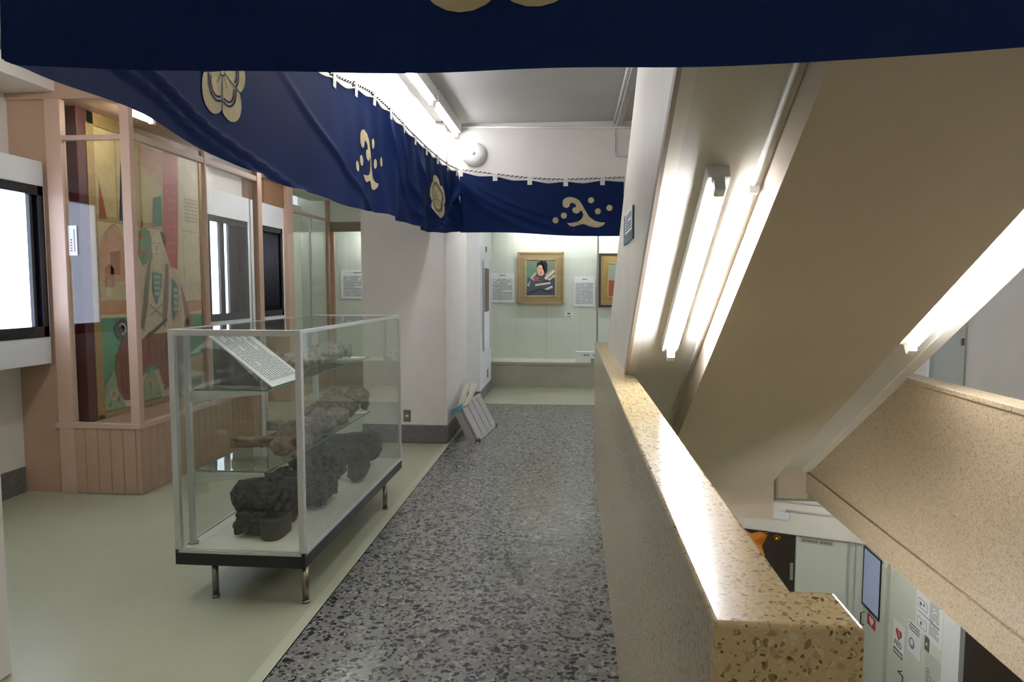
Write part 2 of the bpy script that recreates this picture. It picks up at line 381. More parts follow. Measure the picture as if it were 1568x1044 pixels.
# surface conduit in the corner between soffit and carriage beam
cd = thing('conduit', 'pale surface conduit running down the stair soffit beside the deep beam', 'conduit', (0.6, 2, 2))
B().tube([(0.605, y, sz(y, 1.853)) for y in (0.2, 2.42)], 0.010).build('pipe', M_plasticg, cd)
B().tube([(0.612, y, sz(y, 1.853)) for y in (2.46, 3.5, 4.6)], 0.007).build('pipe', M_plasticg, cd)
B().box(0.592, 0.625, 2.42, 2.46, sz(2.44, 1.835), sz(2.44, 1.862)).build('coupling', M_plasticg, cd)

# ================================================================== FLUORESCENT LIGHTS
def fixture(name, label, p0, p1, down, side, group=None, tubes=1, w=0.075, drop=0.05, tr=0.0155, gap=0.03, lit=None, mh=None):
    """batten between p0 and p1; down = unit vector away from the surface; tube hangs below the housing"""
    p0 = Vector(p0); p1 = Vector(p1); down = Vector(down).normalized(); ax = (p1-p0).normalized(); sd = ax.cross(down).normalized()
    L = (p1-p0).length
    t = thing(name, label, 'light fixture', tuple((p0+p1)/2), group)
    mt = Matrix((ax, sd, down)).transposed().to_4x4(); mt.translation = p0
    hs = B().box(0, L, -w/2, w/2, 0.0, drop, mt).build('housing', mh or M_plastic, t, 0.004)
    for k in range(tubes):
        q = (k-(tubes-1)/2)*w*0.9
        a = p0 + ax*0.045 + sd*q + down*(drop+gap); b = p1 - ax*0.045 + sd*q + down*(drop+gap)
        B().tube([a, b], tr, 14).build('tube', lit or M_tube, t)
        for e, f in ((0.0, 0.042), (L-0.042, L)):
            B().box(e, f, q-0.018, q+0.018, drop-0.002, drop+gap+0.022, mt).build('socket', M_plastic, hs, 0.004)
    return t
down_s = -nrm_s
def onsoff(x, y, c=1.87): return Vector((x, y, sz(y, c)))
fixture('fluorescent_light', 'lit fluorescent batten on the white stair soffit strip beside the corridor', onsoff(0.475, 2.36), onsoff(0.475, 3.44), down_s, 1)
fixture('fluorescent_light', 'lit fluorescent batten on the soffit strip along the far right side of the stairs', onsoff(1.545, 1.9), onsoff(1.545, 3.36), down_s, 1)
fixture('fluorescent_light', 'long lit ceiling batten above the left curtain, nearer of the two in line', (-1.15, 4.45, H), (-1.15, 5.68, H), (0, 0, -1), 1, drop=0.1, gap=0.02, w=0.09, lit=M_tubehall)
fixture('fluorescent_light', 'lit ceiling batten reaching the wall with the white bell', (-1.14, 5.72, H), (-1.14, 6.86, H), (0, 0, -1), 1, drop=0.1, gap=0.02, w=0.09, lit=M_tubehall)
G_off = 'added ceiling battens outside the view'  # unseen battens added to lift the ambient light
for p0, p1 in (((-2.6, 2.6, H), (-2.6, 3.8, H)), ((-2.4, -1.3, H), (-2.4, -0.1, H)), ((0.1, -1.9, H), (1.3, -1.9, H)), ((-2.7, 7.2, H), (-2.7, 8.4, H)), ((-0.35, 3.3, H), (-0.35, 4.5, H)), ((-0.5, 7.6, H), (-0.5, 8.8, H)), ((2.6, 1.0, H), (2.6, 2.2, H))):
    fixture('fluorescent_light', 'plain white fluorescent batten added out of sight on the ceiling to lift the ambient light', p0, p1, (0, 0, -1), 1, G_off, lit=M_tubesoft if p0[1] == -1.9 else M_tubeoff)
for p0, p1 in (((2.2, 5.9, -0.14), (2.2, 7.1, -0.14)), ((0.6, 3.0, -0.14), (0.6, 4.2, -0.14)), ((-0.4, 3, -0.14), (-0.4, 4.2, -0.14))):  # battens added to brighten the lower hall
    fixture('fluorescent_light', 'fluorescent batten added on the ceiling of the storey below to brighten it', p0, p1, (0, 0, -1), 1, 'added battens of the storey below', lit=M_tubeoff)

# ================================================================== CURTAINS (noren)
def interp(pts, s):
    if s <= pts[0][0]: return pts[0][1]
    for (a, va), (b, vb) in zip(pts, pts[1:]):
        if s <= b:
            t = (s-a)/(b-a); t = t*t*(3-2*t) if len(pts) > 2 and False else t
            return va + (vb-va)*t
    return pts[-1][1]
def smooth_interp(pts, s):
    """Catmull-Rom through (s, value) points"""
    n = len(pts)
    if s <= pts[0][0]: return pts[0][1]
    if s >= pts[-1][0]: return pts[-1][1]
    for i in range(n-1):
        if s <= pts[i+1][0]:
            x0, y0 = pts[max(i-1, 0)]; x1, y1 = pts[i]; x2, y2 = pts[i+1]; x3, y3 = pts[min(i+2, n-1)]
            t = (s-x1)/(x2-x1); m1 = (y2-y0)/max(x2-x0, 1e-6)*(x2-x1); m2 = (y3-y1)/max(x3-x1, 1e-6)*(x2-x1)
            return (2*t**3-3*t*t+1)*y1 + (t**3-2*t*t+t)*m1 + (-2*t**3+3*t*t)*y2 + (t**3-t*t)*m2
class Noren:
    def __init__(s, path, ztop, zbot, foldfn, side):
        """path: list of (s,x,y); side: +1/-1, which way the printed face looks"""
        s.px = [(a, x) for a, x, y in path]; s.py = [(a, y) for a, x, y in path]; s.zt = ztop; s.zb = zbot; s.fold = foldfn; s.side = side
        s.s0 = path[0][0]; s.s1 = path[-1][0]
    def base(s, a): return Vector((smooth_interp(s.px, a), smooth_interp(s.py, a), 0))
    def nrm(s, a):
        d = s.base(min(a+.02, s.s1)) - s.base(max(a-.02, s.s0)); d.normalize(); return Vector((d.y, -d.x, 0))*s.side
    def top(s, a): return smooth_interp(s.zt, a)
    def bot(s, a): return smooth_interp(s.zb, a)
    def P(s, a, z, off=0.0):
        zt = s.top(a); zb = s.bot(a); v = (zt-z)/(zt-zb)
        p = s.base(a); n = s.nrm(a); p = p + n*(s.fold(a, max(0, min(1, v)))+off); p.z = z; return p
    def cloth(s, parent, step=0.016, rows=36, tabs=()):
        b = bmesh.new(); na = int((s.s1-s.s0)/step); G = []
        for i in range(na+1):
            a = s.s0 + (s.s1-s.s0)*i/na
            d = min([abs(a-t) for t in tabs] or [0]); sag = 0.02*(1-math.exp(-(d/0.12)**2))
            zt = s.top(a)-sag; zb = s.bot(a)
            G.append([b.verts.new(s.P(a, zt+(zb-zt)*j/rows)) for j in range(rows+1)])
        for i in range(na):
            for j in range(rows): b.faces.new((G[i][j], G[i+1][j], G[i+1][j+1], G[i][j+1])).smooth = True
        me = bpy.data.meshes.new('cloth'); b.to_mesh(me); b.free(); return link('cloth', me, M_navy, parent)
    def print_(s, name, polys, m, ca, cz, scale, parent, off, flip=1):
        b = bmesh.new()
        for p in polys:
            f = b.faces.new([b.verts.new((q[0]*scale*flip, q[1]*scale, 0)) for q in p])
        bmesh.ops.triangulate(b, faces=b.faces[:])
        for _ in range(7):
            long_ = [e for e in b.edges if e.calc_length() > 0.014]
            if not long_: break
            bmesh.ops.subdivide_edges(b, edges=long_, cuts=1, use_grid_fill=False)
            bmesh.ops.triangulate(b, faces=[f for f in b.faces if len(f.verts) > 3])
        for v in b.verts: v.co = s.P(ca+v.co.x, cz+v.co.y, off)
        for f in b.faces: f.smooth = True
        me = bpy.data.meshes.new(name); b.to_mesh(me); b.free(); return link(name, me, m, parent)
    def hardware(s, parent, tabs, a0=None, a1=None):
        a0 = s.s0 if a0 is None else a0; a1 = s.s1 if a1 is None else a1
        # twisted black and white rope
        for ph, m, nm in ((0, M_tabs, 'rope_strand'), (math.pi, M_black, 'rope_strand')):
            pts = []; n = int((a1-a0)/0.006)
            for i in range(n+1):
                a = a0+(a1-a0)*i/n; q = 2*math.pi*(a-a0)/0.045+ph; p = s.base(a)+s.nrm(a)*0.004*math.cos(q); p.z = s.top(a)+0.022+0.004*math.sin(q); pts.append(p)
            B().tube(pts, 0.0045, 5).build(nm, m, parent)
        # pale hem seen below the rope, and the tabs
        hb = bmesh.new(); row = []
        n = int((a1-a0)/0.02)
        for i in range(n+1):
            a = a0+(a1-a0)*i/n; d = min([abs(a-t) for t in tabs]); sag = 0.02*(1-math.exp(-(d/0.12)**2)); z = s.top(a)-sag
            row.append([hb.verts.new(s.P(a, z+0.006, 0.003)), hb.verts.new(s.P(a, z-0.002, 0.003))])
        for i in range(n): hb.faces.new((row[i][0], row[i+1][0], row[i+1][1], row[i][1]))
        me = bpy.data.meshes.new('hem'); hb.to_mesh(me); hb.free(); ho = link('hem', me, M_tabs, parent)
        so = ho.modifiers.new('thick', 'SOLIDIFY'); so.thickness = 0.003
        for a in tabs:
            tb = bmesh.new(); prev = None
            zt = s.top(a)
            pr = [(-0.045, 0.006), (0.02, 0.010), (0.034, 0.006), (0.036, -0.004), (0.024, -0.012), (-0.045, -0.008)]
            for dz, of in pr:
                r = [tb.verts.new(s.P(a+w, zt+dz, of)) for w in (-0.022, 0.022)]
                if prev: tb.faces.new((prev[0], prev[1], r[1], r[0]))
                prev = r
            me = bpy.data.meshes.new('tab'); tb.to_mesh(me); tb.free(); to = link('tab', me, M_tabs, parent)
            so = to.modifiers.new('thick', 'SOLIDIFY'); so.thickness = 0.003
# wave print traced as a shape in metres
_w = [(885,680),(890,655),(910,638),(945,631),(985,640),(1018,660),(1045,700),(1068,742),(1098,790),(1140,822),(1185,836),(1228,838),(1215,858),(1185,873),(1150,878),(1105,868),(1055,848),(1020,855),(975,868),(945,862),(922,840),(965,838),(1010,830),(1040,808),(1053,775),(1042,746),(1028,742),(1018,757),(998,765),(975,757),(963,738),(970,718),(994,712),(992,694),(975,680),(952,678),(944,690),(940,706),(925,718),(903,716),(888,702)]
def wp(p): return ((p[0]-1050)/810.0, -(p[1]-755)/810.0)
WAVE = [[wp(p) for p in _w]] + [[wp((cx+24*math.cos(2*math.pi*k/16), cy+24*math.sin(2*math.pi*k/16))) for k in range(16)] for cx, cy in ((1113,660),(1168,748),(1260,722),(897,780),(830,817))]
# five-lobed blossom crest
def lobe(ang, r0, r1, half, n=14, notch=0.0):
    pts = [(r0*math.cos(ang-half*0.5), r0*math.sin(ang-half*0.5))]
    cx, cy = (r1*0.56)*math.cos(ang), (r1*0.56)*math.sin(ang); rr = r1*0.44
    for k in range(n+1):
        t = ang - math.pi*0.62 + math.pi*1.24*k/n
        pts.append((cx+rr*math.cos(t), cy+rr*math.sin(t)*1.0))
    pts.append((r0*math.cos(ang+half*0.5), r0*math.sin(ang+half*0.5))); return pts
ANG = [math.pi/2 + 2*math.pi*k/5 for k in range(5)]
CREST_OUT = [lobe(a, 0.03, 1.0, R(60)) for a in ANG] + [circ(0, 0, 0.36, 20)]
def arcband(a, rc, rin, rout, n=12, sp=1.15):
    cx, cy = rc*math.cos(a), rc*math.sin(a); o = []; i_ = []
    for k in range(n+1):
        t = a - sp + 2*sp*k/n; o.append((cx+rout*math.cos(t), cy+rout*math.sin(t))); i_.append((cx+rin*math.cos(t), cy+rin*math.sin(t)))
    return o + i_[::-1]
CREST_LINES = [arcband(a, 0.34, 0.325, 0.365) for a in ANG] + [arcband(a, 0.34, 0.245, 0.285) for a in ANG]
for a in ANG:   # gaps between the lobes and the stamens
    g = a + math.pi/5; c, s_ = math.cos(g), math.sin(g); w = 0.014
    CREST_LINES.append([(0.30*c-w*s_, 0.30*s_+w*c), (0.30*c+w*s_, 0.30*s_-w*c), (0.80*c+w*s_, 0.80*s_-w*c), (0.80*c-w*s_, 0.80*s_+w*c)])
    c, s_ = math.cos(a), math.sin(a); w = 0.008
    CREST_LINES.append([(0.10*c-w*s_, 0.10*s_+w*c), (0.10*c+w*s_, 0.10*s_-w*c), (0.34*c+w*s_, 0.34*s_-w*c), (0.34*c-w*s_, 0.34*s_+w*c)])
    c, s_ = math.cos(g), math.sin(g); w = 0.011
    CREST_LINES.append([(0.10*c-w*s_, 0.10*s_+w*c), (0.10*c+w*s_, 0.10*s_-w*c), (0.50*c+w*s_, 0.50*s_-w*c), (0.50*c-w*s_, 0.50*s_+w*c)])
ring = [(0.105*math.cos(2*math.pi*k/20), 0.105*math.sin(2*math.pi*k/20)) for k in range(20)]
CREST_LINES += [[(p[0], p[1]), (q[0], q[1]), (q[0]*.78, q[1]*.78), (p[0]*.78, p[1]*.78)] for p, q in zip(ring, ring[1:]+ring[:1])]
def crest(nr, ca, cz, parent, rad=0.185, base=0.004):
    co = nr.print_('crest', CREST_OUT, M_crest, ca, cz, rad, parent, base)
    nr.print_('crest_line', CREST_LINES, M_navy, ca, cz, rad, co, base+0.0025)

# front curtain, close to the viewer
def f_front(a, v): return 0.012*v*math.sin(a*5.1+v*1.2) + 0.006*v*math.sin(a*13+2*v)
NF = Noren([(-1.06, -1.06, 1.25), (0, 0, 1.25), (0.7, 0.7, 1.25), (1.5, 1.5, 1.25)], [(-1.06, 2.47), (1.5, 2.47)],
           [(-1.06, 1.975), (-1.03, 1.962), (-0.7, 1.952), (-0.35, 1.938), (0.02, 1.931), (0.4, 1.934), (0.75, 1.955), (1.5, 1.965)], f_front, 1)
t = thing('noren_curtain', 'dark navy shop curtain hanging across the top of the view, nearest the viewer', 'curtain', (0, 1.25, 2.47))
tb = [-1.0+0.36*k for k in range(7)]
NF.cloth(t, 0.02, 24, tb); NF.hardware(t, tb); crest(NF, -0.13, 2.215, t, 0.2)
# left curtain along the corridor
def swag(a, v, a0, w, v0, amp):
    """one hanging swag fold: ridge sagging between a0-w and a0+w"""
    u = (a-a0)/w
    if abs(u) > 1: return 0
    c = v0 + (1-u*u)*0.45
    return amp*math.exp(-((v-c)/0.05)**2)*(1-u*u)
def f_left(a, v):
    g = 0.5+0.5*math.tanh((a-4.4)*1.6)
    d = 0.035*g*v*math.sin(a*8.3+1.7*v) + 0.016*g*math.sin(a*21.0-3.5*v)*(0.35+0.65*v)
    d += 0.03*(1-g)*v*math.sin(a*2.3+0.6)+0.008*math.sin(a*9+4*v)*v
    # diagonal drape folds at the near end
    for c, s_, e in ((0.85, 1.7, 3), (1.15, 1.8, 3), (2.6, 1.6, 1.3)):
        d += 0.024*math.exp(-((a-c-s_*v**e)/0.06)**2)*min(1, 1.6*v)
    for (c, s_, am) in ((4.55, 0.9, .03), (4.9, .8, .03), (5.35, .9, .025), (6.3, .5, .02), (6.85, -1.0, .03), (6.8, -0.6, .02)):
        d += am*math.exp(-((a-c-s_*v*v)/0.05)**2)*min(1, 3*v)
    return d
NL = Noren([(1.25, -1.06, 1.25), (1.75, -1.15, 1.75), (2.4, -1.195, 2.4), (3.7, -1.205, 3.7), (5.3, -1.2, 5.3), (6.5, -1.15, 6.5), (6.82, -1.12, 6.82)],
           [(1.25, 2.47), (2.5, 2.55), (3.46, 2.60), (4.2, 2.70), (5.2, 2.69), (6.2, 2.67), (6.82, 2.69)],
           [(1.25, 1.975), (1.36, 1.99), (1.83, 2.03), (2.3, 1.995), (2.6, 1.976), (2.94, 1.975), (3.7, 1.99), (4.57, 2.035), (5.6, 2.02), (6.1, 2.04), (6.82, 2.11)], f_left, 1)
t = thing('noren_curtain', 'long navy shop curtain with two flower crests and a wave, running down the left', 'curtain', (-1.2, 4, 2.6))
tb = [1.3+0.363*k for k in range(16)]
NL.cloth(t, 0.014, 40, tb); NL.hardware(t, tb)
crest(NL, 2.33, 2.29, t, 0.175); NL.print_('wave_motif', WAVE, M_crest, 4.12, 2.31, 1.0, t, 0.004); crest(NL, 5.98, 2.335, t, 0.19)
# far curtain on the lintel
def f_far(a, v):
    d = 0.02*v*math.sin(a*2.6+1.0)
    for (c, s_, am) in ((-1.08, 1.15, .022), (-1.0, 1.7, .014), (-1.1, 0.7, .02)):
        x = a-c-s_*v*v*1.1
        d += am*math.exp(-(x/(0.05+0.05*v))**2)*min(1, 4*v)*(1-0.5*v)
    return d
NR = Noren([(-1.11, -1.11, 6.85), (-0.5, -0.5, 6.845), (0.0, 0.0, 6.845), (0.49, 0.49, 6.84)],
           [(-1.11, 2.695), (-0.74, 2.645), (-0.42, 2.605), (-0.07, 2.588), (0.49, 2.60)],
           [(-1.11, 2.105), (-0.6, 2.10), (-0.2, 2.072), (0.1, 2.06), (0.49, 2.058)], f_far, 1)
t = thing('noren_curtain', 'navy shop curtain with a beige wave at the end of the corridor below the bell', 'curtain', (-0.3, 6.85, 2.65))
tb = [-1.10, -0.76, -0.42, -0.07, 0.285]
NR.cloth(t, 0.012, 36, tb); NR.hardware(t, tb); NR.print_('wave_motif', WAVE, M_crest, 0.10, 2.29, 0.98, t, 0.004)

# ================================================================== FIRE BELL, PIPES on the lintel
t = thing('fire_bell', 'round white alarm bell on the wall above the far curtain', 'bell', (-0.97, 6.9, 2.87))
B().lathe([(0.0, -0.075), (0.03, -0.074), (0.075, -0.068), (0.105, -0.052), (0.118, -0.03), (0.12, -0.012), (0.112, -0.008), (0.112, 0.0)], (-0.97, 6.9, 2.87), (0, 1, 0), 40).build('gong', M_plastic, t)
B().lathe([(0.0, -0.088), (0.012, -0.087), (0.018, -0.078), (0.020, -0.07)], (-0.97, 6.9, 2.87), (0, 1, 0), 20).build('boss', M_plasticg, t)
pip([(-1.1, 6.88, 3.135), (0.42, 6.88, 3.10), (0.9, 6.88, 3.10)], 0.012, 'conduit', 'thin white conduit along the top of the wall above the bell', 'conduit', M_plastic)
pip([(0.40, 6.885, 3.09), (0.40, 6.885, 2.86), (0.42, 6.885, 2.835), (0.6, 6.885, 2.83)], 0.008, 'conduit', 'small right-angled conduit dropping down the wall beside the stair balustrade', 'conduit', M_plastic)
t = thing('cable_trunking', 'pale square trunking along the corridor ceiling towards the viewer', 'trunking', (0.4, 5.5, H))
B().box(0.41, 0.47, 4.7, 6.86, 3.11, H-0.001).build('duct', M_plasticg, t, 0.004)
B().tube([(0.39, 4.7, 3.145), (0.39, 6.86, 3.145)], 0.011).build('pipe', M_plastic, t)

# ================================================================== WINDOWS on the left
def window(n, y0, y1, panes, z0=0.99, z1=2.47, x=-3.87, surround=True, o0=1.19, o1=2.29):
    t = thing('window_%d' % n, '', '', (x, (y0+y1)/2, z0)); t['kind'] = 'structure'
    del t['label']; del t['category']
    if surround:
        b = B(); b.box(-4.15, x, y0, y1, z0, o0); b.box(-4.15, x, y0, y1, o1, z1)
        b.box(-4.15, x, y0, y0+0.06, o0, o1); b.box(-4.15, x, y1-0.06 if n > 2 else y1-0.015, y1, o0, o1)
        b.build('surround', M_white2, t, 0.004)
    ya = y0+0.06 if surround else y0; yb = (y1-0.06 if n > 2 else y1-0.015) if surround else y1
    b = B(); w = 0.055
    b.box(x-0.09, x+0.006, ya, yb, o0, o0+0.08); b.box(x-0.09, x+0.006, ya, yb, o1-0.07, o1)
    b.box(x-0.09, x+0.006, ya, ya+w, o0, o1); b.box(x-0.09, x+0.006, yb-w, yb, o0, o1)
    for p0, p1 in panes:
        b.box(x-0.07, x-0.02, p0-0.03, p0, o0+0.07, o1-0.06); b.box(x-0.07, x-0.02, p1, p1+0.03, o0+0.07, o1-0.06)
    b.build('window_frame', M_black, t, 0.003)
    for p0, p1 in panes: box('pane', M_pane, (x-0.06, x-0.05, p0, p1, o0+0.08, o1-0.07), t)
    box('back_board', M_black, (x-0.13, x-0.1, ya, yb, o0, o1), t)
    return t
w1 = window(1, 3.0, 4.836, [(3.2, 3.75), (4.28, 4.715)])
box('latch', M_alu, (-3.862, -3.85, 4.20, 4.235, 1.52, 1.62), w1)
window(2, 5.0, 5.55, [(5.15, 5.5)], surround=False, x=-3.88)
window(3, 7.0, 8.1, [(7.22, 7.42), (7.52, 7.62)], z1=2.62, o1=2.34)
window(4, 8.14, 9.1, [(8.28, 8.33)], z1=2.62, o1=2.34)
t4 = thing('curtain', 'dark folded curtain inside the black window beyond the large showcase', 'curtain', (-3.9, 8.6, 1.3))
b = bmesh.new(); prev = None
for i in range(61):
    y = 8.37+0.6*i/60; x = -3.905+0.018*math.sin(i*0.9); r = [b.verts.new((x, y, 1.28)), b.verts.new((x, y, 2.27))]
    if prev: b.faces.new((prev[0], r[0], r[1], prev[1])).smooth = True
    prev = r
me = bpy.data.meshes.new('drape'); b.to_mesh(me); b.free()
o = link('drape', me, mat('dark drape', (44, 46, 58), 0.7), t4); o.modifiers.new('t', 'SOLIDIFY').thickness = 0.002
sbox('wall_panel', M_brown, -4.15, -3.86, 8.5, 9.1, 2.62, 2.93)

# ================================================================== LARGE SHOWCASE with the tall painting
X0, X1, Y0, Y1 = -3.84, -3.2, 4.84, 6.98
t = thing('showcase', 'large tan floor to ceiling glass showcase housing the tall painting at the left', 'showcase', (-3.5, 5.9, 0))
b = B()
b.box(X0, X1-0.012, Y0+0.012, Y1, 0, 0.5)
k = 0; x = -3.84
while x < X1-0.02:                                   # grooved boards, front then side
    b.box(x+0.002, min(x+0.098, X1), Y0, Y0+0.014, 0.004, 0.5); x += 0.1
y = Y0+0.014
while y < Y1-0.02:
    b.box(X1-0.014, X1, y+0.002, min(y+0.098, Y1), 0.004, 0.5); y += 0.1
b.build('boarded_base', M_tan, t, 0.0015)
b = B(); b.box(X0-0.03, X1+0.008, Y0-0.008, Y0+0.05, 0.5, 0.54); b.box(X1-0.05, X1+0.008, Y0+0.05, Y1, 0.5, 0.54)
b.build('sill', M_tanlt, t, 0.003)
b = B(); b.box(-4.149, X0, Y0+0.02, Y0+0.06, 0.0, H-0.001); b.build('side_panel', M_tan, t)
for nm, a in (('post', (X0-0.0, X0+0.12, Y0-0.006, Y0+0.05, 0.0, 2.92)), ('post', (X1-0.065, X1+0.006, Y0-0.006, Y0+0.05, 0.54, 2.92)),
              ('post', (X1-0.05, X1+0.006, Y1-0.1, Y1, 0.54, 2.92)), ('post', (X1-0.03, X1+0.002, 5.87, 5.90, 0.54, 2.92))):
    box(nm, M_tanlt, a, t, 0.003)
b = B(); b.box(X0+0.12, X1-0.065, Y0, Y0+0.045, 2.625, 2.66); b.build('transom', M_tanlt, t, 0.002)
b = B(); b.box(X1-0.045, X1, Y0+0.05, Y1-0.1, 2.635, 2.685); b.build('transom', M_tanlt, t, 0.002)
b = B(); b.box(-4.149, X1, Y0, Y1, 2.92, H-0.001); b.build('fascia', M_tan, t, 0.003)
box('glass_pane', M_glass, (X0+0.12, X1-0.065, Y0+0.02, Y0+0.026, 0.54, 2.625), t)
box('glass_pane', M_glass, (X0+0.12, X1-0.065, Y0+0.02, Y0+0.026, 2.66, 2.92), t)
for ya, yb in ((Y0+0.05, 5.87), (5.90, Y1-0.1)):
    box('glass_pane', M_glass, (X1-0.026, X1-0.02, ya, yb, 0.54, 2.635), t)
    box('glass_pane', M_glass, (X1-0.026, X1-0.02, ya, yb, 2.685, 2.92), t)
box('glass_pane', M_glass, (X0, X1-0.05, Y1-0.03, Y1-0.024, 0.54, 2.92), t)
b = B(); b.box(-3.89, -3.85, Y0+0.06, 5.75, 0.5, 1.19); b.box(-3.89, -3.85, Y0+0.06, 5.75, 2.29, 2.92); b.box(-3.89, -3.85, Y0+0.06, 5.0, 1.19, 2.29); b.box(-3.89, -3.85, 5.55, 5.75, 1.19, 2.29)
b.build('back_panel', M_darkbrown, t)
fixture('fluorescent_light', 'small warm tube added inside the top of the large showcase to brighten the painting', (-3.34, 4.98, 2.92), (-3.34, 5.38, 2.92), (0, 0, -1), 1, drop=0.03, gap=0.02, lit=M_tubesoft)  # added tube, lifts the brightness of the canvas

